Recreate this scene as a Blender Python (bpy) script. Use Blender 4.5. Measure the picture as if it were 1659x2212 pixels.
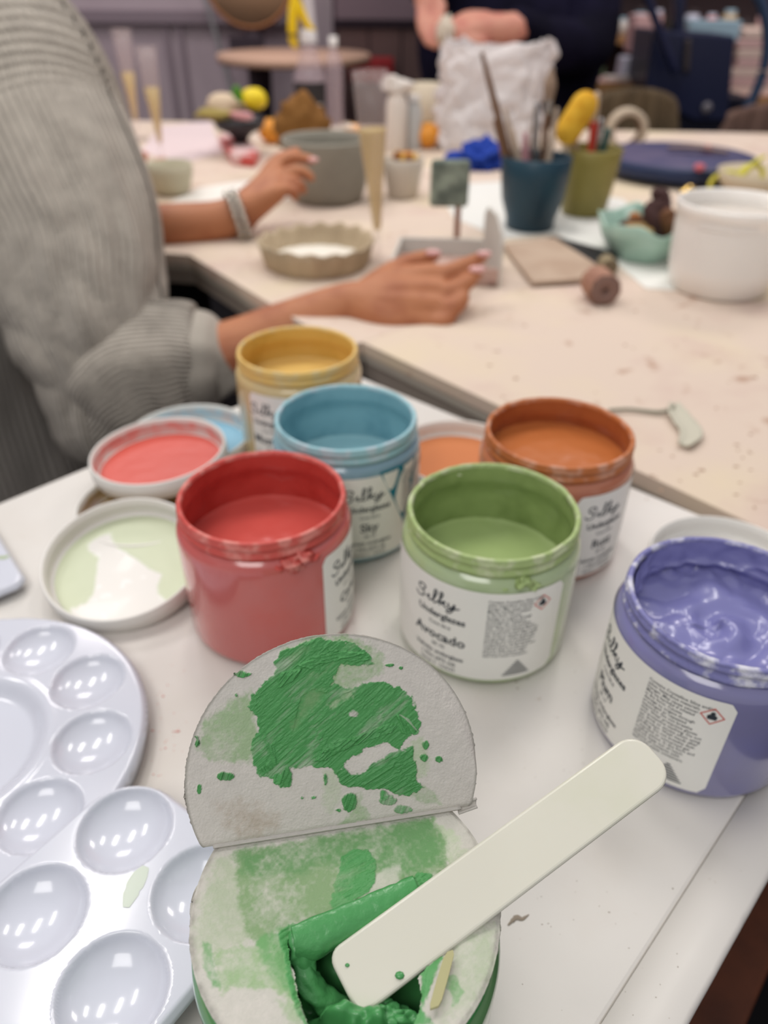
import bpy, bmesh, math, random
import numpy as np
from mathutils import Vector, Matrix, noise as mn
for o in list(bpy.data.objects): bpy.data.objects.remove(o)
SC = bpy.context.scene
COL = SC.collection
MM = 0.001
# ---------------------------------------------------------------- camera
FPX, PITCH, ROLL, CAMZ = 1611.5, math.radians(35.503), math.radians(0.425), 295.2   # mm
PW, PH = 1659, 2212
cF = np.array([0, math.cos(PITCH), -math.sin(PITCH)])
_R = np.array([1, 0, 0.]); _U = np.cross(_R, cF)
cR = _R*math.cos(ROLL)+_U*math.sin(ROLL); cU = -_R*math.sin(ROLL)+_U*math.cos(ROLL)
cC = np.array([0, 0, CAMZ])
cam = bpy.data.cameras.new('camera'); cam_o = bpy.data.objects.new('camera', cam); COL.objects.link(cam_o)
cam.sensor_fit = 'VERTICAL'; cam.sensor_height = 36; cam.sensor_width = 27; cam.lens = FPX/PH*36
cam.clip_start = 0.01; cam.clip_end = 50
cam_o.matrix_world = Matrix(((cR[0], cU[0], -cF[0], 0), (cR[1], cU[1], -cF[1], 0), (cR[2], cU[2], -cF[2], CAMZ*MM), (0, 0, 0, 1)))
cam.dof.use_dof = True; cam.dof.focus_distance = 0.228; cam.dof.aperture_fstop = 7.9
SC.camera = cam_o
SC.view_settings.view_transform = 'Standard'; SC.view_settings.look = 'None'
SC.view_settings.gamma = 1; SC.view_settings.use_curve_mapping = False
SC.view_settings.exposure = 0.0
# ---------------------------------------------------------------- world and lamps
wd = bpy.data.worlds.new('room_air'); SC.world = wd; wd.use_nodes = True
wd.node_tree.nodes['Background'].inputs[0].default_value = (0.97, 0.97, 1.0, 1)
wd.node_tree.nodes['Background'].inputs[1].default_value = 0.46
def area(name, loc, aim, sx, sy, power, col):
    l = bpy.data.lights.new(name, 'AREA'); l.shape = 'RECTANGLE'; l.size = sx; l.size_y = sy; l.energy = power; l.color = col
    o = bpy.data.objects.new(name, l); COL.objects.link(o); o.location = loc
    o.rotation_euler = (Vector(aim)-Vector(loc)).to_track_quat('-Z', 'Y').to_euler()
    return o
# four ceiling batten lamps in a row over the far table, softer panels at the rear, added fill behind the camera
for k, (x, y) in enumerate([(-1.35, 0.75), (-0.75, 0.95), (-0.15, 1.15), (0.45, 1.35)]):
    area('ceiling_lamp', (x, y, 1.72), (x, y, 0), 0.16, 0.55, 5.6, (1.0, 0.955, 0.91))
area('ceiling_lamp', (-0.5, -0.9, 1.75), (-0.5, -0.9, 0), 0.9, 0.9, 16, (1.0, 0.97, 0.94))  # panel added behind the camera to brighten surfaces facing the lens
area('ceiling_lamp', (1.3, 2.3, 1.75), (1.3, 2.3, 0), 0.6, 0.6, 17, (1.0, 0.92, 0.90))
area('ceiling_lamp', (-0.9, 2.3, 1.75), (-0.9, 2.3, 0), 0.6, 0.6, 13, (1.0, 0.94, 0.94))

# ---------------------------------------------------------------- helpers
def ray(px, py): return cF*FPX+cR*(px-PW/2)-cU*(py-PH/2)
def at(px, py, z=0.0):                       # pixel of the photograph -> point on the level z (mm)
    d = ray(px, py); return cC+d*((z-cC[2])/d[2])
def aty(px, py, Y):                          # ... -> point on the vertical plane y = Y
    d = ray(px, py); return cC+d*(Y/d[1])
def pd(px, py, dep):                         # ... -> point at a depth from the lens
    return cC+ray(px, py)*(dep/FPX)
def depth(P): return float((np.array(P)-cC)@cF)
def lin(c):
    if isinstance(c, str): c = [int(c[i:i+2], 16) for i in (0, 2, 4)]
    return tuple((v/255/12.92 if v/255 <= .04045 else ((v/255+.055)/1.055)**2.4) for v in c)
def V3(p): return Vector((p[0], p[1], p[2]))
MATS = {}
def mat(name, col, rough=.5, spec=.5, coat=0, noise=None, bump=0, bscale=200, trans=0, metal=0, sss=0, var=None, attr=False, ior=1.45, emit=None, ssc=None, sheen=0, bdet=3, wave=None, coatr=.08, alpha=1):
    if name in MATS: return MATS[name]
    m = bpy.data.materials.new(name); m.use_nodes = True; nt = m.node_tree; N = nt.nodes; L = nt.links
    b = N['Principled BSDF']
    c = lin(col); b.inputs['Base Color'].default_value = (*c, 1); b.inputs['Roughness'].default_value = rough
    b.inputs['Specular IOR Level'].default_value = spec; b.inputs['Metallic'].default_value = metal
    b.inputs['Alpha'].default_value = alpha; b.inputs['IOR'].default_value = ior; b.inputs['Transmission Weight'].default_value = trans
    b.inputs['Coat Weight'].default_value = coat; b.inputs['Coat Roughness'].default_value = coatr
    b.inputs['Sheen Weight'].default_value = sheen
    if sss: b.inputs['Subsurface Weight'].default_value = sss; b.inputs['Subsurface Scale'].default_value = .004; b.inputs['Subsurface Radius'].default_value = ssc or (1, .6, .4)
    if emit: b.inputs['Emission Color'].default_value = (*lin(emit[0]), 1); b.inputs['Emission Strength'].default_value = emit[1]
    tc = N.new('ShaderNodeTexCoord')
    if attr:
        a = N.new('ShaderNodeAttribute'); a.attribute_name = 'Col'
        L.new(a.outputs['Color'], b.inputs['Base Color'])
        mr = N.new('ShaderNodeMapRange'); mr.inputs['From Min'].default_value = 0; mr.inputs['From Max'].default_value = 1
        mr.inputs['To Min'].default_value = .85; mr.inputs['To Max'].default_value = rough
        L.new(a.outputs['Alpha'], mr.inputs['Value']); L.new(mr.outputs[0], b.inputs['Roughness'])
    elif var:                                # var: list of (second colour, noise scale, lo, hi)
        prev = None
        for i, (c2, sc, lo, hi) in enumerate(var):
            n = N.new('ShaderNodeTexNoise'); n.inputs['Scale'].default_value = sc; n.inputs['Detail'].default_value = 5
            L.new(tc.outputs['Object'], n.inputs['Vector'])
            r = N.new('ShaderNodeMapRange'); r.inputs['From Min'].default_value = lo; r.inputs['From Max'].default_value = hi
            L.new(n.outputs[0], r.inputs['Value'])
            mx = N.new('ShaderNodeMix'); mx.data_type = 'RGBA'
            L.new(r.outputs[0], mx.inputs['Factor'])
            if prev: L.new(prev, mx.inputs['A'])
            else: mx.inputs['A'].default_value = (*c, 1)
            mx.inputs['B'].default_value = (*lin(c2), 1); prev = mx.outputs['Result']
        L.new(prev, b.inputs['Base Color'])
    if bump:
        n = N.new('ShaderNodeTexNoise'); n.inputs['Scale'].default_value = bscale; n.inputs['Detail'].default_value = bdet
        L.new(tc.outputs['Object'], n.inputs['Vector'])
        bp = N.new('ShaderNodeBump'); bp.inputs['Strength'].default_value = 1; bp.inputs['Distance'].default_value = bump*MM
        L.new(n.outputs[0], bp.inputs['Height']); L.new(bp.outputs[0], b.inputs['Normal'])
        if wave:                              # knitted ribs from the loft's UVs
            uvn = N.new('ShaderNodeUVMap'); mp = N.new('ShaderNodeMapping'); mp.inputs['Scale'].default_value = (wave[0], wave[1], 1)
            L.new(uvn.outputs[0], mp.inputs['Vector'])
            w = N.new('ShaderNodeTexWave'); w.wave_type = 'BANDS'; w.bands_direction = wave[2]; w.inputs['Scale'].default_value = 1; w.inputs['Distortion'].default_value = .6; w.inputs['Detail'].default_value = 1
            L.new(mp.outputs[0], w.inputs['Vector'])
            b2 = N.new('ShaderNodeBump'); b2.inputs['Distance'].default_value = wave[3]*MM
            L.new(w.outputs['Fac'], b2.inputs['Height']); L.new(bp.outputs[0], b2.inputs['Normal']); L.new(b2.outputs[0], b.inputs['Normal'])
    MATS[name] = m; return m

def tag(o, label, cat, group=None, kind=None):
    if label: o['label'] = label
    if cat: o['category'] = cat
    if group: o['group'] = group
    if kind: o['kind'] = kind
    return o
def empty(name, p, label, cat, group=None, rot=None):
    o = bpy.data.objects.new(name, None); COL.objects.link(o); o.location = V3(p)*MM; o.empty_display_size = .02
    if rot is not None: o.rotation_euler = rot
    return tag(o, label, cat, group)
def mesh(name, vs, fs, m, parent=None, smooth=True, cols=None, uvs=None, world=False, origin=None):
    """vs in mm. world=True: vs are world coordinates, made local to the (unrotated) parent or to origin"""
    vs = np.asarray(vs, float)
    off = np.zeros(3)
    if world:
        if parent is not None:
            q = parent; 
            while q is not None: off = off+np.array(q.location)/MM; q = q.parent
        elif origin is not None: off = np.array(origin, float)
        else: off = np.array([(vs[:, 0].min()+vs[:, 0].max())/2, (vs[:, 1].min()+vs[:, 1].max())/2, vs[:, 2].min()])
    me = bpy.data.meshes.new(name); me.from_pydata(((vs-off)*MM).tolist(), [], [list(map(int, f)) for f in fs] if not isinstance(fs, np.ndarray) else fs.tolist())
    me.update()
    if smooth: me.polygons.foreach_set('use_smooth', [True]*len(me.polygons))
    if cols is not None:
        a = me.color_attributes.new('Col', 'FLOAT_COLOR', 'POINT'); a.data.foreach_set('color', np.asarray(cols, float).ravel())
    if uvs is not None:
        ul = me.uv_layers.new(name='UVMap'); li = np.zeros(len(me.loops), int); me.loops.foreach_get('vertex_index', li)
        ul.data.foreach_set('uv', np.asarray(uvs, float)[li].ravel())
    if m is not None: me.materials.append(m)
    o = bpy.data.objects.new(name, me); COL.objects.link(o)
    if parent is not None: o.parent = parent
    elif world: o.location = Vector(off)*MM
    return o
def join(parts):
    V = []; F = []; n = 0
    for v, f in parts:
        V.append(np.asarray(v, float)); F += [tuple(int(i)+n for i in q) for q in f]; n += len(v)
    return np.vstack(V), F
def box(x0, y0, z0, x1, y1, z1):
    v = [(x, y, z) for z in (z0, z1) for x, y in ((x0, y0), (x1, y0), (x1, y1), (x0, y1))]
    return np.array(v, float), [(0, 3, 2, 1), (4, 5, 6, 7), (0, 1, 5, 4), (1, 2, 6, 5), (2, 3, 7, 6), (3, 0, 4, 7)]
def prism(poly, z0, z1):
    n = len(poly); v = [(p[0], p[1], z0) for p in poly]+[(p[0], p[1], z1) for p in poly]
    a = sum(poly[i][0]*poly[(i+1) % n][1]-poly[(i+1) % n][0]*poly[i][1] for i in range(n))
    f = [tuple(range(n-1, -1, -1)), tuple(range(n, 2*n))]+[(i, (i+1) % n, n+(i+1) % n, n+i) for i in range(n)]
    if a < 0: f = [q[::-1] for q in f]
    return np.array(v, float), f
def bevel(o, w, seg=2, ang=40):
    b = o.modifiers.new('bevel', 'BEVEL'); b.width = w*MM; b.segments = seg; b.limit_method = 'ANGLE'; b.angle_limit = math.radians(ang); return o
def subsurf(o, l=1):
    s = o.modifiers.new('sub', 'SUBSURF'); s.levels = l; s.render_levels = l; return o
def solid(o, t, off=-1):
    s = o.modifiers.new('solid', 'SOLIDIFY'); s.thickness = t*MM; s.offset = off; return o
def lathe(prof, n=96, close=False, a0=0, wob=None):
    v = []; f = []; k = len(prof)
    for i in range(n):
        a = 2*math.pi*i/n
        for j, (r, z) in enumerate(prof):
            if wob: r, z = wob(a, j, r, z)
            v.append((r*math.cos(a+a0), r*math.sin(a+a0), z))
    for i in range(n):
        i2 = (i+1) % n
        for j in range(k-1):
            f.append((i*k+j, i2*k+j, i2*k+j+1, i*k+j+1))
        if close: f.append((i*k+k-1, i2*k+k-1, i2*k, i*k))
    return np.array(v, float), f
def disc(r, z, n=96, rings=1):
    v = [(0, 0, z)]; f = []
    for j in range(1, rings+1):
        for i in range(n): a = 2*math.pi*i/n; v.append((r*j/rings*math.cos(a), r*j/rings*math.sin(a), z))
    for i in range(n):
        i2 = (i+1) % n; f.append((0, 1+i, 1+i2))
        for j in range(rings-1): f.append((1+j*n+i, 1+(j+1)*n+i, 1+(j+1)*n+i2, 1+j*n+i2))
    return np.array(v, float), f
def catmull(P, n):
    P = np.asarray(P, float); m = len(P)
    if m == 2: t = np.linspace(0, 1, n)[:, None]; return P[0]*(1-t)+P[1]*t
    Q = np.vstack([2*P[0]-P[1], P, 2*P[-1]-P[-2]]); out = []
    for s in np.linspace(0, m-1-1e-9, n):
        i = int(s); t = s-i; p0, p1, p2, p3 = Q[i:i+4]
        out.append(.5*((2*p1)+(-p0+p2)*t+(2*p0-5*p1+4*p2-p3)*t*t+(-p0+3*p1-3*p2+p3)*t**3))
    return np.array(out)
def tube(P, R, n=12, seg=None, caps=True, up=(0, 0, 1), flat=1.0, mod=None):
    """swept round (or flattened) limb through points P with radii R"""
    P = np.asarray(P, float); R = np.asarray(R, float).reshape(len(P), -1)
    seg = seg or max(2, 5*(len(P)-1)+1)
    Q = catmull(np.hstack([P, R]), seg); C_ = Q[:, :3]; rr = np.maximum(Q[:, 3:], .2)
    T = np.gradient(C_, axis=0); T /= np.linalg.norm(T, axis=1)[:, None]+1e-9
    if caps:
        r0, r1 = rr[0], rr[-1]; A = []; 
        for a in (80, 60, 40, 20): A.append((C_[0]-T[0]*r0[0]*math.sin(math.radians(a)), r0*math.cos(math.radians(a)), T[0]))
        B = [(C_[-1]+T[-1]*r1[0]*math.sin(math.radians(a)), r1*math.cos(math.radians(a)), T[-1]) for a in (20, 40, 60, 80)]
        C_ = np.vstack([[a[0] for a in A], C_, [b[0] for b in B]]); rr = np.vstack([[a[1] for a in A], rr, [b[1] for b in B]]); T = np.vstack([[a[2] for a in A], T, [b[2] for b in B]])
    up = np.array(up, float); v = []; uv = []
    m = len(C_)
    for i in range(m):
        x = np.cross(T[i], up); 
        if np.linalg.norm(x) < 1e-3: x = np.cross(T[i], (0, 1, 0.1))
        x /= np.linalg.norm(x); y = np.cross(x, T[i])
        rx = rr[i][0]; ry = rr[i][1] if rr.shape[1] > 1 else rx*flat
        for k in range(n):
            a = 2*math.pi*k/n; s = mod(a, i/(m-1)) if mod else 1
            v.append(C_[i]+s*(x*rx*math.cos(a)+y*ry*math.sin(a))); uv.append((k/n, i/(m-1)))
    f = [(i*n+k, i*n+(k+1) % n, (i+1)*n+(k+1) % n, (i+1)*n+k) for i in range(m-1) for k in range(n)]
    if caps: f.append(tuple(range(n-1, -1, -1))); f.append(tuple((m-1)*n+k for k in range(n)))
    if not caps and False: pass
    tube.uv = uv
    return np.array(v), f
def ball(c, r, n=16, m=10, sq=(1, 1, 1), bump=0, seed=0, bs=.1):
    v = []; f = []
    for j in range(m+1):
        t = math.pi*j/m
        for i in range(n):
            a = 2*math.pi*i/n; d = np.array([math.sin(t)*math.cos(a), math.sin(t)*math.sin(a), math.cos(t)])
            k = 1+bump*mn.noise(Vector(d*r*bs)+Vector((seed*7.1, seed, 0))) if bump else 1
            v.append(np.array(c)+d*r*k*np.array(sq))
    for j in range(m):
        for i in range(n): f.append((j*n+i, (j+1)*n+i, (j+1)*n+(i+1) % n, j*n+(i+1) % n))
    return np.array(v), f
def grid_faces(nx, ny, wrap=False):
    i, j = np.meshgrid(np.arange(nx-1), np.arange(ny-1), indexing='ij'); a = (i*ny+j).ravel()
    return np.stack([a, a+ny, a+ny+1, a+1], 1)
# numpy noise
def vnoise(x, y, seed=0):
    xi = np.floor(x).astype(np.int64); yi = np.floor(y).astype(np.int64); fx = x-xi; fy = y-yi
    fx = fx*fx*(3-2*fx); fy = fy*fy*(3-2*fy)
    def h(a, b):
        n = (a*374761393+b*668265263+seed*1274126177) & 0x7fffffff
        n = ((n ^ (n >> 13))*1274126177) & 0x7fffffff
        return ((n ^ (n >> 16)) & 0xffff)/65535.0
    return (h(xi, yi)*(1-fx)+h(xi+1, yi)*fx)*(1-fy)+(h(xi, yi+1)*(1-fx)+h(xi+1, yi+1)*fx)*fy
def fbm(x, y, s, o=4, seed=0):
    v = 0; a = 1; t = 0
    for k in range(o): v = v+a*vnoise(x*s, y*s, seed+k); t += a; a *= .5; s *= 2
    return v/t-.5
def psdf(X, Y, poly):                        # signed distance, positive inside
    d = np.full(X.shape, 1e9); ins = np.zeros(X.shape, bool); n = len(poly)
    for i in range(n):
        ax, ay = poly[i]; bx, by = poly[(i+1) % n]; ex, ey = bx-ax, by-ay
        t = np.clip(((X-ax)*ex+(Y-ay)*ey)/(ex*ex+ey*ey+1e-9), 0, 1)
        d = np.minimum(d, np.hypot(X-ax-t*ex, Y-ay-t*ey))
        c = ((ay > Y) != (by > Y)) & (X < (bx-ax)*(Y-ay)/(by-ay+1e-12)+ax); ins ^= c
    return np.where(ins, d, -d)
def sst(x, a, b): t = np.clip((x-a)/(b-a), 0, 1); return t*t*(3-2*t)
def mixc(A, B, t): return A*(1-t[..., None])+np.asarray(B)*t[..., None]

# ---------------------------------------------------------------- materials
WHITE_TOP = mat('white_painted_top', (216, 212, 206), .38, .4, var=[((206, 199, 190), 9, .5, .75), ((190, 178, 165), 160, .70, .76)], bump=.03, bscale=900)
BEIGE_TOP = mat('clay_dusted_canvas_top', (216, 198, 182), .75, .25, var=[((220, 204, 176), 5, .48, .68), ((206, 182, 170), 9, .55, .75), ((182, 150, 130), 30, .63, .74)], bump=.25, bscale=500)
EDGE_BOARD = mat('board_edge', (150, 140, 130), .7, .3, bump=.1, bscale=400)
EDGE_LIGHT = mat('board_edge_light', (185, 178, 166), .6, .3)
DARKWOOD = mat('dark_stained_wood', (92, 48, 28), .5, .4, var=[((58, 28, 16), 20, .4, .7)], bump=.1, bscale=300)
BLACKISH = mat('dark_floor', (22, 21, 24), .8, .2, bump=.2, bscale=50)
SKIN = mat('skin', (182, 120, 84), .5, .35, sss=.08, var=[((160, 96, 66), 28, .45, .7)], bump=.15, bscale=500, ssc=(1, .35, .2))
SKIN2 = mat('skin_rosy', (200, 142, 122), .5, .35, sss=.12, var=[((184, 112, 100), 28, .45, .7)], ssc=(1, .35, .2))
NAIL = mat('nail', (226, 176, 172), .2, .6)
# ================================================================ the setting
WALLM = mat('mauve_grey_paint', (178, 164, 170), .55, .35, var=[((168, 152, 160), 1.5, .45, .6)])
WALLD = mat('mauve_trim', (136, 122, 130), .6, .3)
def struct(name, v, f, m, parent=None, smooth=False):
    o = mesh(name, v, f, m, parent, smooth, world=True); o['kind'] = 'structure'; return o
struct('floor', *box(-2600, -1500, -770, 2900, 3400, -750), BLACKISH)
struct('wall_back', *box(-2600, 3300, -750, 2900, 3380, 1900), WALLM)
struct('wall_left', *box(-2680, -1500, -750, -2600, 3380, 1900), WALLM)
struct('wall_right', *box(2900, -1500, -750, 2980, 3380, 1900), WALLM)
struct('trim_1', *box(-2600, 3270, 160, -350, 3300, 200), WALLD)
for k, px in enumerate((75, 155, 370, 400)):
    p = aty(px, 150, 3290); q = aty(px+42, 420, 3290)
    struct('trim_%d' % (k+2), *box(p[0]-9, 3284, -740, p[0]+9, 3300, 160), WALLD)
struct('baseboard_back', *box(-2600, 3280, -750, 2900, 3300, -650), WALLD)

def legs(parent, pts, top, m, w=45):
    for x, y in pts: mesh('leg', *box(x-w/2, y-w/2, -750, x+w/2, y+w/2, top), m, parent, False, world=True)
# ---- near white table
eD = np.array([.690, .7238]); eD /= np.linalg.norm(eD); eN = np.array([eD[1], -eD[0]])      # along its side edge / across
K = np.array([-48., 649]); M_ = np.array([314., 325]); L_ = 980
t = empty('white_table', (100, 150, -750), 'small white painted table in front carrying the paint jars and palettes', 'table')
wdir = (M_-K)/np.linalg.norm(M_-K)
Mi = M_-wdir*22.3
o = mesh('tabletop', *prism([K, Mi, Mi-eD*L_, K-eD*L_], -19, 0), WHITE_TOP, t, False, world=True); bevel(o, 1.6, 2)
nW = 22
# edging strip, edge slightly uneven from knocks
ev = []; ef = []; ns = 220
for i in range(ns+1):
    s = L_*i/ns; a = Mi+wdir*.22-eD*s; b = M_-eD*s
    ch = .9*max(0, mn.noise(Vector((s*.09, 3, 0)))-.15)+.25*mn.noise(Vector((s*.6, 1, 0)))
    for (p, z) in ((a, -19), (a, 0), (b-wdir*(2.2+ch*2), 0), (b-wdir*(.7+ch), -.8-ch), (b-wdir*ch*.4, -3.2), (b, -16), (b-wdir*2, -19)):
        ev.append((p[0], p[1], z))
for i in range(ns):
    for j in range(7): ef.append((i*7+j, i*7+(j+1) % 7, (i+1)*7+(j+1) % 7, (i+1)*7+j))
ef += [tuple(range(7)), tuple(ns*7+6-j for j in range(7))]
mesh('edge_strip', ev, ef, WHITE_TOP, t, True, world=True)
for a, b, m_ in ((M_-wdir*30, M_-wdir*30-eD*L_, DARKWOOD), (K+wdir*30, K+wdir*30-eD*L_, DARKWOOD)):
    q = wdir*12
    mesh('apron_rail', *prism([a-q, a+q, b+q, b-q], -95, -19.4), m_, t, False, world=True)
legs(t, [M_-wdir*36-eD*40, K+wdir*36-eD*40, M_-wdir*36-eD*(L_-40), K+wdir*36-eD*(L_-40)], -20, DARKWOOD)
# dark wooden stretcher board of the table's frame, seen past its edge
P0 = at(1659, 1950, -150)[:2]; P1 = at(1540, 2212, -150)[:2]
dirB = (P0-P1)/np.linalg.norm(P0-P1); nb = np.array([-dirB[1], dirB[0]])
Q0 = at(1659, 2105, -150)[:2]; wid = abs((Q0-P0)@nb); sgn = 1 if (Q0-P0)@nb > 0 else -1
a, b = P0+dirB*180, P1-dirB*420
ba = a-nb*sgn*60; bb = b-nb*sgn*60; a2 = a+nb*sgn*wid; b2 = b+nb*sgn*wid
o = mesh('stretcher_board', *prism([ba, a2, b2, bb], -172, -150), DARKWOOD, t, False, world=True); bevel(o, 3)

# ---- two beige work tables
def work_table(name, label, poly, lg):
    t = empty(name, (lg[0][0], lg[0][1], -750), label, 'table')
    poly = [np.array(p, float) for p in poly]; cen = sum(poly)/len(poly)
    o = mesh('tabletop', *prism(poly, -13, 0), BEIGE_TOP, t, False, world=True); bevel(o, .7, 2)
    def off(d): return [p+(cen-p)/np.linalg.norm(cen-p)*d for p in poly]
    mesh('edge_band', *prism(off(1.5), -21, -13.2), EDGE_LIGHT, t, False, world=True)
    mesh('under_board', *prism(off(4), -40, -21.2), EDGE_BOARD, t, False, world=True)
    legs(t, lg, -40, BLACKISH, 50)
A_ = np.array([-23., 707]); eE = np.array([.664, -.748]); eP = np.array([.748, .664])
work_table('work_table', 'beige clay-dusted work table at the right, nearest edge behind the jars', [A_, A_+eE*900, A_+eE*900+eP*1700, A_+eP*1700],
           [A_+eE*60+eP*60, A_+eE*800+eP*60, A_+eE*800+eP*1500, A_+eE*60+eP*1500])
A2 = A_-eE*.15
work_table('work_table', 'far beige work table carrying the flutes, pots and bag', [A2-eP*24, (-258, 992), (-470, 1030), (-980, 1450), (-760, 2130), (960, 1990), A2+eP*1390],
           [(-300, 1120), (-800, 1500), (-650, 2000), (820, 1900)])

# ================================================================ paint jars
PAPER_L = mat('label_paper', (240, 238, 232), .42, .4)
INK = mat('label_ink', (52, 58, 66), .6, .2)
REDINK = mat('label_red_ink', (206, 84, 72), .6, .2)
TEALINK = mat('label_teal_ink', (22, 120, 140), .45, .3)
HR = 45.5
def bend(v, R, th0, z0):                     # flat x,z,thickness -> wrapped on a cylinder facing -y at theta 0 (theta positive to the right)
    v = np.asarray(v, float); a = th0+v[:, 0]/R-math.pi/2; r = R+v[:, 2]
    return np.stack([r*np.cos(a), r*np.sin(a), z0+v[:, 1]], 1)
def text_mesh(s, size, shear=0, bold=0, ls=1.0, align='CENTER', sx=1):
    cu = bpy.data.curves.new('t', 'FONT'); cu.body = s; cu.size = size; cu.shear = shear; cu.offset = bold; cu.space_line = ls
    cu.align_x = align; cu.align_y = 'CENTER'; cu.resolution_u = 2
    ob = bpy.data.objects.new('t', cu); COL.objects.link(ob); bpy.context.view_layer.update()
    me = bpy.data.meshes.new_from_object(ob.evaluated_get(bpy.context.evaluated_depsgraph_get()))
    v = np.array([p.co for p in me.vertices]).reshape(-1, 3) if len(me.vertices) else np.zeros((0, 3)); f = [tuple(p.vertices) for p in me.polygons]
    bpy.data.objects.remove(ob); bpy.data.meshes.remove(me); bpy.data.curves.remove(cu)
    v[:, 0] *= sx; v[:, 2] = .06
    return v, f
FINE = ["Contains Crystalline Silica and/or", "other hazardous materials.", "Danger: May cause cancer.", "May be harmful if inhaled", "in dry form. Causes", "damage to organs through", "prolonged or repeated", "exposure. Do not breathe", "dust. Wear protective gloves", "and protective clothing. Do not", "eat, drink or smoke when using", "this product. Wash hands after", "handling. Do not breathe dust.", "If exposed or concerned get", "medical advice. In dry form and", "unfired: keep out of reach.", "Dispose of contents with", "approved waste containers."]
_fine = text_mesh('\n'.join(FINE), 2.25, 0, .012, .93, 'LEFT', .93)
CURS = [[(-9, 2), (-8, 4.6), (-10, 5.4), (-12, 4), (-11, 1.8), (-8.6, .2), (-9.4, -2.4), (-12, -3), (-13.4, -1.4)],
        [(-7, -1), (-5.6, 1), (-5.8, -1.6), (-4.8, -2), (-3, 0), (-1.4, 5.4), (-2.6, 6), (-3.2, -1.4), (-2, -2), (0, 1), (1.6, 5.6), (.4, 6), (.2, -2)],
        [(.4, -.4), (2.6, 1.4), (2.4, .2), (1, -.2), (3.6, -2.2)], [(4.4, 1.2), (4.6, -1), (6, -1), (7.4, 1.6), (7, -1.4), (5.4, -4.6), (3.8, -4.6), (5, -2.6), (9.4, -.4)]]
def label_shape(x0, x1, z0, z1, rc=4, n=40):
    v = []; f = []
    xs = np.linspace(x0, x1, n)
    for x in xs:
        e = min(x-x0, x1-x); c = rc-math.sqrt(max(0, rc*rc-(rc-e)**2)) if e < rc else 0
        v += [(x, z0+c, 0), (x, (z0+z1)/2, 0), (x, z1-c, 0)]
    for i in range(n-1):
        for j in range(2): f.append((i*3+j, (i+1)*3+j, (i+1)*3+j+1, i*3+j+1))
    return np.array(v), f
def make_label(jar, rot, name_txt, face, th0=-82, th1=54, body_z=(6, 64), code='SK 70'):
    rot = math.radians(rot)+face
    v, f = label_shape(math.radians(th0)*HR, math.radians(th1)*HR, body_z[0], body_z[1])
    lab = mesh('label', bend(v, HR+.25, rot, 0), f, PAPER_L, jar, True)
    T = []
    def put(s, size, thd, z, **k):
        a, b = text_mesh(s, size, **k); T.append((bend(a, HR+.32, rot+math.radians(thd), z), b))
    for pl in CURS:
        a, b = tube([(x*1.12, y*.95, .02) for x, y in pl], [.46]*len(pl), n=6, seg=len(pl)*4, up=(0, 0, 1)); a[:, 2] = np.clip(a[:, 2], -.1, .12)
        T.append((bend(a, HR+.3, rot+math.radians(-27), 51), b))
    put('Underglazes', 5.5, -26, 42.2, bold=.14)
    put('Cone 06-6', 2.9, -26, 36.2, bold=.03)
    put(name_txt, 8.3, -26.5, 28.4, bold=.18)
    put(code, 3.1, -26, 22.2, bold=.04)
    put('Velvety underglaze', 3.7, -26, 17.2, bold=.07)
    put('1 Pint (473 ml)', 3.4, -26, 12.6, bold=.06)
    put('Series 2  12/6/23', 3.0, -26, 8.6, bold=.03)
    a, b = _fine; a = a.copy(); a[:, 1] -= (a[:, 1].max()+a[:, 1].min())/2
    T.append((bend(a, HR+.32, rot+math.radians(3.2), 41), b))
    for k in range(7):                       # little stacked-line triangle mark
        w = 1+k*1.05; v_, f_ = box(-w, 18-k*1.5, 0, w, 18.6-k*1.5, .06)
        xs_ = np.linspace(-w, w, 8); v_ = np.array([(x_, 18+dz-k*1.5, .06) for x_ in xs_ for dz in (0, .75)]); f_ = [(2*q, 2*q+2, 2*q+3, 2*q+1) for q in range(7)]
        T.append((bend(v_, HR+.32, rot+math.radians(26), 0), f_))
    mesh('lettering', *join(T), INK, lab, False)
    # hazard diamond
    R1, R2 = 4.9, 4.2; D = [(0, 1), (1, 0), (0, -1), (-1, 0)]
    D = [(D[i][0]*(1-q/6)+D[(i+1) % 4][0]*q/6, D[i][1]*(1-q/6)+D[(i+1) % 4][1]*q/6) for i in range(4) for q in range(6)]; v_ = [(R1*x, R1*y, .1) for x, y in D]+[(R2*x, R2*y, .1) for x, y in D]; f_ = [(i, (i+1) % 24, 24+(i+1) % 24, 24+i) for i in range(24)]
    mesh('hazard_border', bend(v_, HR+.34, rot+math.radians(37.5), 55), f_, REDINK, lab, False)
    fig = [ball((0, 1.6, .1), .95, 10, 6, (1, 1, .05))]
    v_ = [(-2, -.1, .1), (-1.1, .9, .1), (1.1, .9, .1), (2, -.1, .1), (1.7, -1.9, .1), (-1.7, -1.9, .1)]; fig.append((np.array(v_), [tuple(range(6))]))
    mesh('hazard_figure', *[(bend(q[0], HR+.34, rot+math.radians(37.5), 55), q[1]) for q in [join(fig)]][0], INK, lab, False)
    return lab
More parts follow.
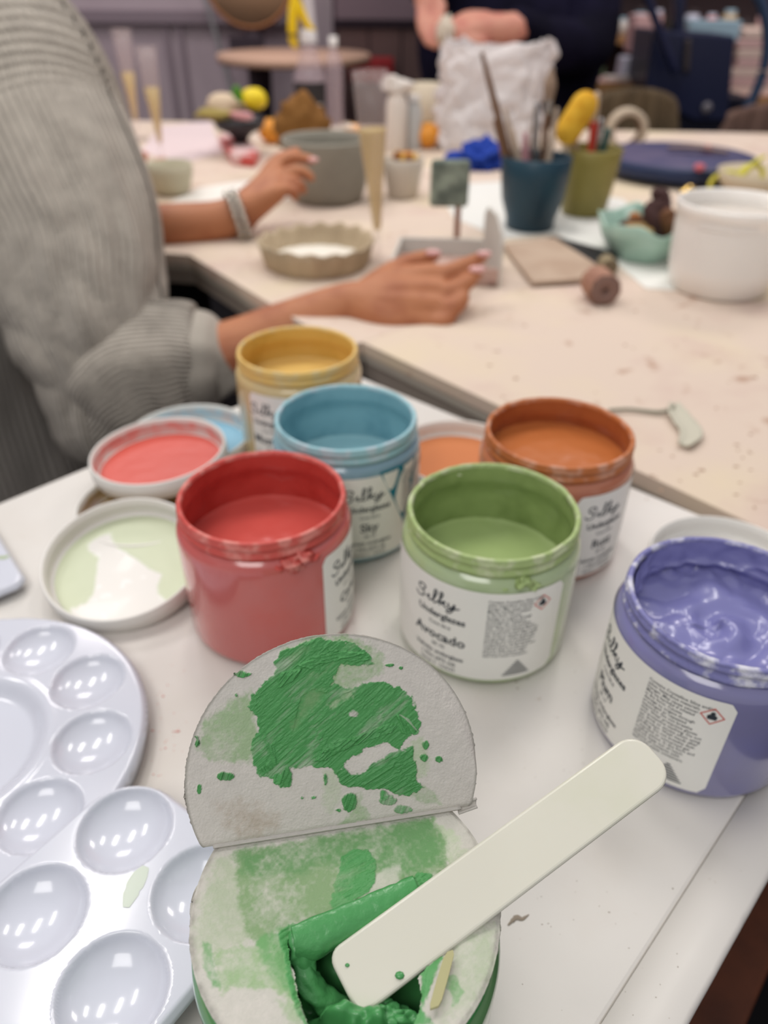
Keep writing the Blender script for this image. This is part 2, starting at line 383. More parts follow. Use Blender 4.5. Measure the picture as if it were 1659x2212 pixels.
def paint_mats(key, c, dark, light, body, rough=.22):
    p = mat(key+'_paint', c, rough, .5, coat=.25)
    s = mat(key+'_wall_paint_shaded', tuple((a_+b_)/2 for a_, b_ in zip(c, dark)), .28, .5, coat=.35, var=[(dark, 60, .45, .7)], bump=.25, bscale=160)  # inner wall colour darkened to stand for the shade inside the jar
    r = mat(key+'_rim_smears', c, .45, .4, var=[(light, 110, .48, .62), (dark, 45, .58, .75)], bump=.7, bscale=380, bdet=6)
    b = mat(key+'_jar_plastic', body, .16, .5, coat=.6, var=[(c, 22, .45, .75)])
    return p, s, r, b
def jar(x, y, key, label, level, cols, seed, lump=0, mess=.35, grp='open plastic jars of coloured underglaze', H=81, label_args=None, z=0, surf=None, teal=False):
    p, s, r, b = paint_mats(key, *cols)
    face = math.atan2(-x, -(-y)) if False else math.atan2(-y, -x)+math.pi/2     # turn so that theta 0 looks at the lens
    t = empty('paint_jar', (x, y, z), label, 'paint jar', grp)
    body = [(0.01, 0), (38, 0), (42.5, .8), (44.6, 2.6), (HR, 6), (HR, 60), (HR-.1, 64), (44.9, 66.5), (43.6, 68.6), (41.9, 69.6), (41.4, 70.2)]
    mesh('jar_body', *lathe(body, 128), b, t)
    rnd = random.Random(seed)
    def wob(a, j, rr, zz):
        n = mn.noise(Vector((math.cos(a)*3.3+seed, math.sin(a)*3.3, zz*.16)))+.5*mn.noise(Vector((math.cos(a)*11+seed, math.sin(a)*11, zz*.5)))
        n2 = mn.noise(Vector((math.cos(a)*2.2+seed*3, math.sin(a)*2.2, 9)))
        k = mess*(.5+max(0, n2*2.2))
        return rr+n*k, zz+(n*k*.7 if zz > 79 else 0)
    neck = [(41.2, 69.3), (42.0, 70.0), (42.2, 71.2), (43.1, 72.0), (43.3, 72.9), (42.5, 73.7), (42.1, 74.8), (42.4, 76.2), (43.2, 77.0), (43.4, 78.0), (42.9, 78.8), (42.7, 79.8), (42.9, 80.5), (42.4, 81.1), (41.6, 81.35), (40.8, 81.15), (40.3, 80.3), (40.1, 79)]
    mesh('neck_rim', *lathe(neck, 240, wob=wob), r, t)
    def wob2(a, j, rr, zz):
        if zz < level-1: return rr, zz
        n = mn.noise(Vector((math.cos(a)*2.4+seed, math.sin(a)*2.4, zz*.09)))+.4*mn.noise(Vector((math.cos(a)*7, math.sin(a)*7+seed, zz*.25)))
        return rr-abs(n)*1.1*mess*2, zz
    inner = [(40.2, 79.4), (40.2, 77), (40.0, 73), (40.6, 70), (42.2, 67.5), (43.2, 64)]+[(43.6, q) for q in np.arange(61, min(60, level)-3, -3)] if level < 62 else [(40.2, 79.4), (40.2, 75), (40.1, 71), (40.6, 69), (42, 66), (42.6, level-4)]
    mesh('paint_film', *lathe(inner, 160, wob=wob2), s, t)
    # paint surface: polar grid, gently skinned, or stirred thick
    n, m = 160, 60; v = [(0, 0, level)]; f = []
    for j in range(1, m+1):
        rr = 43.4*j/m
        for i in range(n):
            a = 2*math.pi*i/n; X, Y = rr*math.cos(a), rr*math.sin(a)
            zz = level+.25*mn.noise(Vector((X*.12, Y*.12, seed)))+max(0, rr-41)*.35
            if surf: zz += surf(X, Y)
            v.append((X, Y, zz))
    for i in range(n):
        i2 = (i+1) % n; f.append((0, 1+i, 1+i2))
        for j in range(m-1): f.append((1+j*n+i, 1+(j+1)*n+i, 1+(j+1)*n+i2, 1+j*n+i2))
    mesh('paint', v, f, p, t)
    if label_args:
        lab = make_label(t, face=face, **label_args)
    if lump:                                  # dried gob of paint on the shoulder
        for (thd, zz, sz) in lump:
            a = face+math.radians(thd)-math.pi/2
            mesh('dried_drip', *ball((43.4*math.cos(a), 43.4*math.sin(a), zz), sz*.85, 20, 14, (.9, .9, .6), bump=.9, seed=thd, bs=.35), r, t)
    return t, face
jar(-62.7, 315.8, 'coral', 'jar of coral red paint with bare glossy front and label turned to the right', 50,
    ((206, 88, 80), (178, 52, 44), (222, 136, 126), (200, 102, 98)), 3, mess=.45,
    lump=[(14, 68, 6), (22, 70, 5), (29, 66.5, 4), (6, 66, 3.5), (18, 64.5, 4.5)], label_args=dict(rot=88, name_txt='Coral', code='SK 22', th0=-54))
jar(54.7, 304.8, 'sage', 'jar of sage green paint reading Avocado on its white label', 43,
    ((166, 186, 124), (124, 144, 84), (194, 204, 162), (172, 188, 148)), 8, mess=.6,
    lump=[(24, 69.5, 5), (30, 66.5, 4), (12, 66.5, 3), (-150, 75, 4)], label_args=dict(rot=0, name_txt='Avocado', code='SK 70'))
t_, f_ = jar(-23.5, 400.7, 'sky', 'jar of sky blue paint behind the coral and sage jars', 42,
    ((156, 200, 208), (112, 160, 174), (186, 206, 214), (126, 158, 174)), 12, mess=.3, label_args=dict(rot=42, name_txt='Sky', code='SK 31', th0=-70, th1=40))
v = [(0, 0, .1), (13, 4, .1), (17, -2, .1), (8.5, -36, .1)]
v = bend([(HR*math.radians(24), 66, .1), (HR*math.radians(44), 66, .1), (HR*math.radians(64), 64, .1), (HR*math.radians(58), 46, .1), (HR*math.radians(47), 24, .1), (HR*math.radians(36), 44, .1)], HR+.4, f_, 0)
mesh('label_flash', v, [(0, 1, 2, 3, 4, 5)], TEALINK, t_, False)
jar(-62.7, 500.6, 'mustard', 'jar of mustard yellow paint, the farthest back of the jars', 55,
    ((230, 194, 116), (200, 160, 72), (222, 198, 140), (204, 184, 138)), 21, mess=.22, label_args=dict(rot=-4, name_txt='Mustard', code='SK 12', th0=-46))
jar(102.6, 384.2, 'rust', 'jar of rust orange paint behind the sage green one', 63,
    ((190, 112, 62), (150, 76, 40), (206, 150, 122), (184, 116, 88)), 30, mess=.3, label_args=dict(rot=74, name_txt='Rust', code='SK 45', th0=-54))
def plum_surf(X, Y):
    z = 3.6*mn.noise(Vector((X*.045+3, Y*.045, 1)))+2.6*abs(mn.noise(Vector((X*.075, Y*.09, 5))))
    r = math.hypot(X-2, Y-4); a = math.atan2(Y-4, X-2)
    z += 2.2*math.sin(r*.33+a*1.2)*math.exp(-(r/20)**2)
    z += max(0, math.hypot(X, Y)-33)*.35*max(0, math.sin(math.atan2(Y, X)+.2))*(1+1.3*mn.noise(Vector((X*.2, Y*.2, 7))))
    return z
t_, f_ = jar(148.9, 239.7, 'plum', 'jar of thick stirred lavender purple paint at the right edge of the table', 60,
    ((128, 128, 180), (96, 96, 148), (214, 214, 226), (128, 126, 166)), 40, mess=.5, surf=plum_surf, label_args=dict(rot=-26.5, name_txt='Plum', code='SK 17', th0=-84, th1=48))
# thick paint pulled up against the back of the plum jar
v = []; f = []; na, nz = 200, 40
for i in range(na+1):
    a = math.radians(-10+180*i/na)
    for j in range(nz+1):
        s_ = j/nz; z = 58+22.5*s_; e = min(1, i/20, (na-i)/20)
        th_ = e*(1.2+3.2*(1-s_)**1.5+3.4*abs(mn.noise(Vector((a*2.4, s_*1.6, 3))))+1.4*mn.noise(Vector((a*6, s_*3, 8)))+1.2*math.exp(-((s_-.55-.25*mn.noise(Vector((a*2, 0, 4))))/.06)**2))
        r_ = 42.6-max(.2, th_) if z < 68 else 40.0-max(.1, th_*.75)
        if 66 < z <= 70: r_ = min(r_, 42.4-(z-66)*.6-th_)
        v.append((r_*math.cos(a), r_*math.sin(a), z+(.9*mn.noise(Vector((a*5, 2, 2)))+.4 if j == nz else 0)))
for i in range(na):
    for j in range(nz): f.append((i*(nz+1)+j, i*(nz+1)+j+1, (i+1)*(nz+1)+j+1, (i+1)*(nz+1)+j))
mesh('paint_fold', v, f, MATS['plum_paint'], t_)

# ================================================================ opened green jar in front, with its paper seal
G_DEEP = np.array(lin((78, 150, 84))); G_MID = np.array(lin((104, 162, 100))); G_WASH = np.array(lin((146, 178, 128))); G_PALE = np.array(lin((180, 196, 162))); PAPER = np.array(lin((208, 203, 195)))
paint_mats('green', (74, 148, 84), (36, 92, 48), (122, 168, 116), (96, 140, 92), .25)
GP = MATS['green_paint']; GP.node_tree.nodes['Principled BSDF'].inputs['Roughness'].default_value = .3
FIBRE = mat('pulp_paper_with_paint', (190, 186, 178), .34, .45, attr=True, bump=.24, bscale=1300, bdet=7)
JX, JY = -10.1, 108.9
gj = empty('paint_jar', (JX, JY, 0), 'opened jar of bright green paint with torn paper seal, nearest the camera', 'paint jar', 'open plastic jars of coloured underglaze')
body = [(0.01, 0), (38, 0), (42.5, .8), (44.6, 2.6), (HR, 6), (HR, 58), (HR, 64), (44.9, 67.5), (43.2, 69.4), (42.4, 70)]
GJB = mat('green_jar_plastic', (96, 140, 92), .14, .5, coat=.7, var=[((52, 118, 62), 26, .42, .62), ((168, 184, 150), 40, .60, .8)])
mesh('jar_body', *lathe(body, 160), GJB, gj)
mesh('neck_rim', *lathe([(42.2, 69.8), (42.3, 71.2), (43.3, 72.0), (43.5, 73), (42.6, 74), (42.6, 75.8), (43.3, 76.6), (43.3, 77.6), (42.7, 78.4), (42.9, 79.3), (41.4, 79.4), (40.4, 79.2), (40.2, 70), (42, 68), (43, 55)], 240,
     wob=lambda a, j, r, z: (r+.3*mn.noise(Vector((math.cos(a)*7, math.sin(a)*7, z*.3))), z)), MATS['green_rim_smears'], gj)
# wet paint with lumps; heaped at the front
def gloc(px, py, z): p = at(px, py, z); return p[0]-JX, p[1]-JY
lumps = [(gloc(752, 2176, 73), 5, 12, 4.5), (gloc(700, 2196, 72), 5, 8, 4), (gloc(815, 2182, 74), 3.4, 10, 3), (gloc(725, 2188, 74), 3, 5, 3), (gloc(880, 2205, 72), 5, 7, 4), (gloc(800, 2225, 72), 9, 13, 5), (gloc(655, 2120, 68), 3.5, 7, 8)]
n, m = 220, 120; v = [(0, 0, 61)]; f = []
for j in range(1, m+1):
    rr = 41.5*j/m
    for i in range(n):
        a = 2*math.pi*i/n; X, Y = rr*math.cos(a), rr*math.sin(a)
        z = 60+1.5*mn.noise(Vector((X*.09, Y*.09, 2)))+.7*mn.noise(Vector((X*.35, Y*.2, 6)))
        for (c0, rx, h, ry) in lumps:
            d = ((X-c0[0])/rx)**2+((Y-c0[1])/ry)**2
            z += h*math.exp(-d*1.1)*(1+.35*mn.noise(Vector((X*.45, Y*.45, c0[0]))))
        v.append((X, Y, z if z < 75 else 75+3.6*math.tanh((z-75)/4)))
for i in range(n):
    i2 = (i+1) % n; f.append((0, 1+i, 1+i2))
    for j in range(m-1): f.append((1+j*n+i, 1+(j+1)*n+i, 1+(j+1)*n+i2, 1+j*n+i2))
mesh('paint', v, f, GP, gj)

# ---- the seal lying in the mouth: disc with a torn hole, part of the painted side folded up
def poly_px(pts, s, ox, oy, fn): return [fn(ox+x/s, oy+y/s) for x, y in pts]
Z0 = 80.2
seal = empty('paper_seal', (JX, JY, 79.6), 'round pulp paper seal lying on the green jar, smeared green, torn open and folded back', 'jar seal')
c8 = lambda pts: poly_px(pts, 2.242, 380, 1750, lambda x, y: tuple(at(x, y, Z0)[:2]-np.array([JX, JY])))
hole = c8([(548, 570), (536, 640), (548, 720), (572, 800), (585, 880), (605, 950), (640, 1036), (680, 1200), (1100, 1200), (1150, 1036), (1180, 960), (1195, 880), (1175, 800), (1230, 740), (1330, 660), (1300, 560), (1180, 440), (1090, 440), (1000, 480), (880, 540), (740, 600), (640, 620)])
R_D = 43.8; NU = 420
a_ = np.linspace(-1, 1, NU); gx = np.sign(a_)*(1-(1-np.abs(a_))**1.15)*R_D*.99999; tt = np.linspace(0, 1, NU)
GX = np.repeat(gx[:, None], NU, 1); half = np.sqrt(np.maximum(R_D**2-GX**2, 0)); GY = -half+2*half*tt[None, :]
def washes(X, Y, items, seed):
    """items: (polygon, colour, softness, noise amp, strength) painted one over another; returns colour and thickness"""
    col = np.broadcast_to(PAPER, X.shape+(3,)).copy(); fib = fbm(X, Y, .9, 4, seed); col = col*(1+.10*fbm(X, Y, .35, 4, seed+5))[..., None]
    th = np.zeros(X.shape); wet = np.zeros(X.shape)
    for (poly, c, soft, amp, st, h, streak) in items:
        d = psdf(X, Y, poly)+amp*(fbm(X, Y, .28, 5, seed+11)*2.2+fbm(X, Y, 1.1, 4, seed+3)*1.5)
        k = sst(d, -soft, soft)*st
        if h == 0: k = k*np.clip(.80+.8*fib+1.0*fbm(X, Y, .13, 3, seed+8), 0, 1)
        elif streak is not None:              # brushed: ridges along a direction, thin patches showing
            ca, sa = math.cos(streak), math.sin(streak); al, ac = X*ca+Y*sa, -X*sa+Y*ca
            ridge = fbm(al*.10+.8*fbm(X, Y, .12, 2, 5)*3, ac*1.0, 2.3, 4, seed+21)
            k2 = k*np.clip(1.15+1.6*fbm(al*.35, ac, .22, 4, seed+30)+.5*ridge, .25, 1)
            th = np.maximum(th, k*h*(.6+1.5*ridge+.7*fbm(X, Y, .25, 3, seed+2)))
            col = mixc(col, c*(1+0*k2)[..., None], k2); wet = np.maximum(wet, k*.8); continue
        else: th = np.maximum(th, k*h*(.85+.35*fbm(X, Y, .6, 3, seed+1))); wet = np.maximum(wet, k)
        col = mixc(col, c, k)
    return col, th, wet
full = [(x*R_D*1.1, y*R_D*1.1) for x, y in [(math.cos(q), math.sin(q)) for q in np.linspace(0, 2*math.pi, 24)[:-1]]]
It = [
 (full, np.array(lin((182, 184, 172))), 1, 1, .5, 0, None),
 (c8([(90, 560), (200, 230), (320, 260), (380, 620), (200, 700), (110, 720)]), G_PALE*.85, 2, 2.2, .7, 0, None),
 (c8([(1240, 40), (1330, 100), (1420, 200), (1320, 300), (1290, 180)]), G_PALE, 1, 1.8, .7, 0, None),
 (c8([(1340, 640), (1540, 560), (1540, 760), (1430, 960), (1300, 1036), (1260, 1036), (1330, 860)]), G_PALE*.9, 2, 2, .7, 0, None),
 (c8([(290, 200), (1240, 40), (1300, 150), (1320, 290), (1250, 330), (1100, 380), (960, 470), (760, 560), (560, 560), (370, 650), (330, 560), (300, 420)]), G_WASH*.80, 1.2, 1.2, .95, 0, None),
 (c8([(560, 160), (1230, 40), (1290, 150), (1300, 270), (1150, 330), (950, 300), (700, 260), (560, 330), (320, 300), (300, 210)]), G_MID*.78, 2.5, 1.5, .75, 0, None),
 (c8([(970, 300), (1080, 270), (1080, 370), (940, 450), (900, 430)]), PAPER*1.05, 1, 1.2, .7, 0, None),
 (c8([(190, 690), (370, 650), (540, 590), (560, 760), (600, 960), (540, 930), (440, 860), (230, 880), (200, 800)]), G_WASH, .8, 1.2, .85, 0, None),
 (c8([(380, 640), (520, 560), (545, 640), (560, 760), (590, 900), (540, 900), (470, 800), (420, 720)]), G_MID, 1.2, 1.3, .8, 0, None),
 (c8([(130, 640), (170, 650), (180, 740), (215, 850), (180, 850), (140, 760)]), G_MID, .5, .7, .85, 0, None),
 (c8([(470, 900), (600, 930), (620, 1036), (540, 1036)]), G_WASH, 1, 1.2, .6, 0, None),
 (c8([(490, 600), (560, 535), (700, 560), (760, 500), (900, 440), (1060, 380), (1110, 360), (1110, 460), (900, 560), (700, 640), (560, 620), (560, 700), (580, 860), (640, 1040), (590, 1000), (545, 860), (520, 720)]), G_DEEP*1.05, .4, .8, 1, .5, 0.7),
 (c8([(800, 230), (860, 185), (930, 190), (970, 250), (968, 330), (930, 400), (850, 440), (800, 420), (775, 400), (760, 360), (790, 300)]), G_DEEP, .3, .5, 1, .45, 0.55),
 (c8([(760, 400), (850, 430), (900, 480), (760, 530), (745, 460)]), G_DEEP*1.05, .5, .9, .9, .3, 0.5),
 (c8([(1080, 380), (1180, 300), (1240, 310), (1260, 360), (1100, 480)]), G_DEEP, .4, .8, 1, .45, .6),
 (c8([(1190, 760), (1290, 690), (1240, 830), (1200, 960), (1250, 1036), (1130, 1036), (1180, 930)]), G_DEEP*1.1, .5, .8, .95, .3, 1.2),
 (c8([(1310, 800), (1360, 800), (1375, 860), (1395, 880), (1370, 930), (1330, 960), (1340, 890), (1310, 860)]), G_MID*1.05, .3, .5, .85, 0, None),
]
col, th, wet = washes(GX, GY, It, 5)
dh = psdf(GX, GY, hole); dh = dh+.7*fbm(GX, GY, .5, 3, 77)
rimd = R_D-np.hypot(GX, GY)
dirt = sst(2.6-rimd, 0, 2.4)*np.clip(.45+2*fbm(GX, GY, .4, 4, 91), 0, 1)
col = mixc(col, np.array(lin((120, 116, 108))), dirt*.55)
GZ = Z0+.25*fbm(GX, GY, .5, 4, 3)+.1*fbm(GX, GY, 2.2, 3, 4)+th*1.0-1.6*np.exp(np.minimum(dh, 0)/2.2)*sst(-GY+12, 0, 10)-.5*sst(1.4-rimd, 0, 1.4)
cols = np.concatenate([col, wet[..., None]], 2).reshape(-1, 4)
F_ = grid_faces(NU, NU); dc = dh.reshape(-1)[F_].mean(1); F_ = F_[dc < .2]
V_ = np.stack([GX, GY, GZ-79.6], 2).reshape(-1, 3); used = np.unique(F_); rm = np.zeros(len(V_), int); rm[used] = np.arange(len(used))
o = mesh('seal_disc', V_[used], rm[F_], FIBRE, seal, True, cols=cols[used]); solid(o, .7)

# ---- folded-up half
Af = at(447, 1840, 80)-0; Bf = at(1005, 1752, 80); uf = (Bf-Af)/np.linalg.norm(Bf-Af); wf = np.array([-uf[1], uf[0], 0])
TL = math.radians(30); vf = np.array([0, 0, 1])*math.cos(TL)+wf*math.sin(TL); nf = np.cross(uf, vf)      # nf looks at the lens
def flap_uv(px, py):
    d = ray(px, py); tt_ = ((Af-cC)@nf)/(d@nf); P = cC+d*tt_-Af; return float(P@uf), float(P@vf)
c7 = lambda pts: poly_px(pts, 2.37, 380, 1350, flap_uv)
def ell(cx, cy, rx, ry, n=14): return [(cx+rx*math.cos(q), cy+ry*math.sin(q)) for q in np.linspace(0, 2*math.pi, n+1)[:-1]]
NU2 = 460; cu_, cv_, rf = 40.6, 16.8, 44.9
a_ = np.linspace(-1, 1, NU2); du = np.sign(a_)*(1-(1-np.abs(a_))**1.3)*rf*.99999
UU = np.repeat((cu_+du)[:, None], NU2, 1); hf = np.sqrt(np.maximum(rf**2-(UU-cu_)**2, 0))
edge = 1+.006*fbm(UU*0+UU, UU*0, .12, 3, 9)
v0 = np.maximum(0, cv_-hf); v1 = cv_+hf*edge
VV = v0+(v1-v0)*np.linspace(0, 1, NU2)[None, :]
main = c7([(500, 205), (530, 150), (600, 115), (690, 90), (800, 85), (900, 105), (985, 150), (1000, 208), (930, 212), (850, 218), (820, 250), (800, 285), (790, 320), (850, 325), (900, 345), (960, 310), (1050, 300), (1110, 308), (1180, 350), (1215, 400), (1245, 450), (1250, 510), (1235, 560), (1200, 585), (1140, 640), (1060, 612), (990, 640), (880, 705), (860, 740), (820, 760), (780, 735), (700, 735), (620, 742), (575, 730), (560, 760), (570, 840), (540, 850), (500, 810), (430, 775), (395, 700), (375, 640), (420, 560), (405, 490), (378, 430), (388, 370), (425, 345), (450, 290), (510, 275)])
low = c7([(820, 760), (860, 740), (900, 770), (960, 765), (1010, 715), (1100, 670), (1180, 645), (1215, 620), (1210, 680), (1230, 730), (1225, 800), (1265, 840), (1200, 885), (1120, 880), (1090, 850), (1000, 845), (940, 842), (880, 835), (840, 820)])
right = c7([(1130, 470), (1180, 480), (1215, 520), (1228, 555), (1190, 580), (1150, 560)])
If = [
 (c7([(110, 640), (150, 520), (200, 470), (270, 400), (380, 350), (420, 480), (420, 600), (400, 700), (370, 720), (300, 725), (190, 700), (140, 660)]), G_WASH, 1.2, 1.6, .8, 0, None),
 (c7([(540, 130), (700, 72), (860, 62), (1010, 110), (1060, 170), (1060, 260), (960, 300), (900, 340), (700, 330), (640, 260)]), G_WASH, 1, 1.6, .9, 0, None),
 (c7([(940, 880), (1000, 1010), (900, 1030), (820, 1045), (900, 960), (880, 880)]), G_WASH, .6, 1.2, .8, 0, None),
 (c7([(1180, 800), (1260, 830), (1330, 870), (1365, 940), (1300, 930), (1180, 880)]), G_WASH*.95, .6, .9, .8, 0, None),
 (c7([(1190, 600), (1260, 590), (1310, 680), (1280, 780), (1230, 800), (1200, 700)]), G_PALE, 1, 1.6, .8, 0, None),
 (c7([(750, 750), (810, 760), (850, 840), (850, 900), (790, 980), (750, 900)]), G_PALE, .8, 1.4, .55, 0, None),
 (c7([(200, 920), (330, 910), (500, 980), (520, 1040), (430, 1110), (300, 1080)]), np.array(lin((168, 148, 126))), 3, 2.5, .5, 0, None),
 (main, G_DEEP, .25, 1.0, 1, .42, 0.62), (low, G_DEEP*.95, .25, .9, 1, .6, 0.45), (right, G_DEEP*1.06, .3, .3, 1, 1.0, 2.0),
 (c7([(720, 160), (800, 135), (960, 150), (985, 185), (930, 195), (800, 190), (700, 240), (630, 215)]), G_DEEP*1.05, .3, .5, 1, 1.0, 0.1),
 (c7([(540, 250), (640, 235), (620, 280), (560, 320), (520, 330)]), G_DEEP, .3, .5, 1, .95, .8),
 (c7([(830, 590), (900, 585), (980, 555), (1090, 510), (1150, 520), (1100, 560), (980, 600), (860, 650), (760, 700), (700, 710), (760, 640)]), G_DEEP, .3, .4, 1, 1.0, .6),
 (c7([(450, 590), (510, 640), (520, 720), (470, 770), (430, 750), (480, 700)]), G_DEEP, .3, .4, 1, 1.0, 1.9),
 (c7([(640, 380), (700, 340), (780, 360), (720, 420), (640, 500), (600, 560)]), G_WASH*.85, 1.6, 1.6, .55, 0, None),
 (c7([(780, 420), (860, 360), (900, 350), (880, 390), (800, 440)]), G_PALE, .9, 1.2, .75, 0, None),
 (c7(ell(908, 466, 30, 18)), PAPER*.85, .3, .5, 1, 0, None),
 (c7([(880, 735), (900, 690), (1000, 640), (1060, 615), (1105, 640), (1040, 690), (960, 745), (895, 765)]), PAPER*1.05, .25, .5, 1, 0, None),
 (c7([(1145, 470), (1190, 490), (1235, 555), (1190, 510)]), PAPER, .2, .2, .8, 0, None),
]
for (cx, cy, rx, ry) in [(255, 785, 44, 20), (122, 852, 13, 26), (345, 262, 44, 15), (888, 918, 40, 52), (1085, 905, 42, 30), (1160, 955, 44, 22), (1278, 625, 20, 24), (1270, 690, 24, 20), (1345, 697, 20, 18), (1095, 215, 26, 11), (1150, 228, 9, 7), (705, 892, 15, 10), (312, 368, 8, 12), (570, 790, 26, 50), (765, 800, 10, 30), (520, 800, 24, 30), (112, 610, 10, 28), (1065, 880, 20, 26), (830, 960, 14, 10), (645, 895, 8, 9)]:
    If.append((c7(ell(cx, cy, rx, ry)), G_DEEP*random.Random(cx).uniform(.92, 1.1), .15, .55, 1, .8, 1.2))
colf, thf, wetf = washes(UU, VV, If, 31)
# bare paper scraped back: no thickness where the last white strokes lie
for pl in (If[15][0], If[14][0]): thf *= 1-sst(psdf(UU, VV, pl)+.4*fbm(UU, VV, .8, 3, 1), -.2, .3)
rd = rf-np.hypot(UU-cu_, VV-cv_)
colf = mixc(colf, np.array(lin((110, 108, 96))), sst(1.0-rd, 0, 1)*.5)
HH = .22*fbm(UU, VV, .45, 4, 60)+.10*fbm(UU, VV, 2, 3, 61)+np.maximum(thf, 0)*1.15
warp = .8*np.sin((UU-10)/26)*((VV/60)**1.5)-1.6*sst(12-(v1-VV)*1, 0, 12)*sst(UU-60, 0, 24)
roll_ = np.maximum(0, 2.5-VV); HH2 = HH-roll_**2*.22+warp
Pf = Af[None, None, :]+UU[..., None]*uf+VV[..., None]*vf+HH2[..., None]*nf+np.array([0, 0, 1.2])
colsf = np.concatenate([colf, wetf[..., None]], 2).reshape(-1, 4)
o = mesh('folded_flap', Pf.reshape(-1, 3), grid_faces(NU2, NU2), FIBRE, seal, True, cols=colsf, world=True); solid(o, .8)
# the part of the same disc still lying flat behind the fold
v = []; f = []; N1 = 60
for i in range(N1+1):
    u_ = 2+(77.2)*i/N1; h = math.sqrt(max(0, rf**2-(u_-cu_)**2))
    back = max(0, 2*0+(h-cv_))                      # mirrored remainder of the circle
    for j in range(7):
        b_ = back*j/6; P = Af+uf*u_+wf*b_+np.array([0, 0, 1.6+.3*math.sin(b_*.5)]); v.append(P)
for i in range(N1):
    for j in range(6): f.append((i*7+j, (i+1)*7+j, (i+1)*7+j+1, i*7+j+1))
o = mesh('rear_segment', v, f, mat('pulp_paper_plain', (196, 192, 184), .85, .2, bump=.2, bscale=900), seal, True, world=True); solid(o, .8)
# little curled corner at the right end of the fold
v = []; f = []
for i in range(13):
    s_ = i/12; base = Af+uf*(78.5+6.2*s_)+vf*(1.0+1.2*s_)
    for j in range(9):
        q = math.pi*1.15*j/8; r_ = 1.9
        v.append(base+nf*(-r_*math.sin(q)*.8-.2)+vf*(-r_*(1-math.cos(q))*.9+1.6))
for i in range(12):
    for j in range(8): f.append((i*9+j, (i+1)*9+j, (i+1)*9+j+1, i*9+j+1))
o = mesh('curled_corner', v, f, MATS['pulp_paper_plain'], seal, True, world=True); solid(o, .7)
# torn tongue of the seal rolled down into the hole, thick with wet paint
Pl = at(640, 2012, 79); Pr = at(885, 1912, 79)
ax_ = (Pr-Pl)/np.linalg.norm(Pr-Pl); dn = np.cross(ax_, (0, 0, 1)); dn /= np.linalg.norm(dn)     # towards the lens
v = []; f = []; NI, NJ = 90, 28
for i in range(NI+1):
    s_ = i/NI; base = Pl+(Pr-Pl)*(s_*1.08-.04)
    R_ = 5.0+1.0*mn.noise(Vector((s_*4, 0, 3)))-1.6*max(0, .12-s_)/.12
    for j in range(NJ+1):
        q = -.15+2.5*j/NJ; rr = R_*(1+.10*mn.noise(Vector((s_*5, j*.10, 1)))+.03*mn.noise(Vector((s_*20, j*.3, 1))))
        v.append(base+dn*(rr*math.sin(q)+0.2)+np.array([0, 0, rr*math.cos(q)-R_+1.4]))
for i in range(NI):
    for j in range(NJ): f.append((i*(NJ+1)+j, (i+1)*(NJ+1)+j, (i+1)*(NJ+1)+j+1, i*(NJ+1)+j+1))
TONG = mat('green_paint_wet', (78, 152, 88), .33, .45, coat=.15, bump=.3, bscale=520)
o = mesh('torn_tongue', v, f, TONG, seal, True, world=True); solid(o, 1.6)
v, f = tube([at(640, 2030, 77), at(655, 2060, 74), at(665, 2105, 70)], [3.0, 4.2, 2.5], n=28, seg=26, flat=.7, mod=lambda a, s_: 1+.35*mn.noise(Vector((math.cos(a)*1.6, math.sin(a)*1.6, s_*5))))
mesh('paint_clot', v, f, TONG, seal, True, world=True)
v, f = tube([at(645, 2065, 74), at(665, 2120, 70), at(700, 2155, 66), at(740, 2175, 64)], [2.5, 3.4, 3.8, 3], n=28, seg=40, flat=.6, mod=lambda a, s_: 1+.3*mn.noise(Vector((math.cos(a)*1.6, math.sin(a)*1.6, s_*6))))
mesh('paint_string', v, f, TONG, seal, True, world=True)

for k, (px, py, dp, r_) in enumerate([(776, 2182, 199, 4.2), (812, 2192, 198, 4.6), (842, 2188, 198, 3.6), (748, 2192, 200, 4.0), (872, 2200, 198, 3.4)]):
    mesh('paint_clot', *ball(pd(px, py, dp)-np.array([0, 0, 1.5]), r_, 28, 20, (1.25, .8, .9), bump=.75, seed=k+50, bs=.45), TONG, seal, True, world=True)
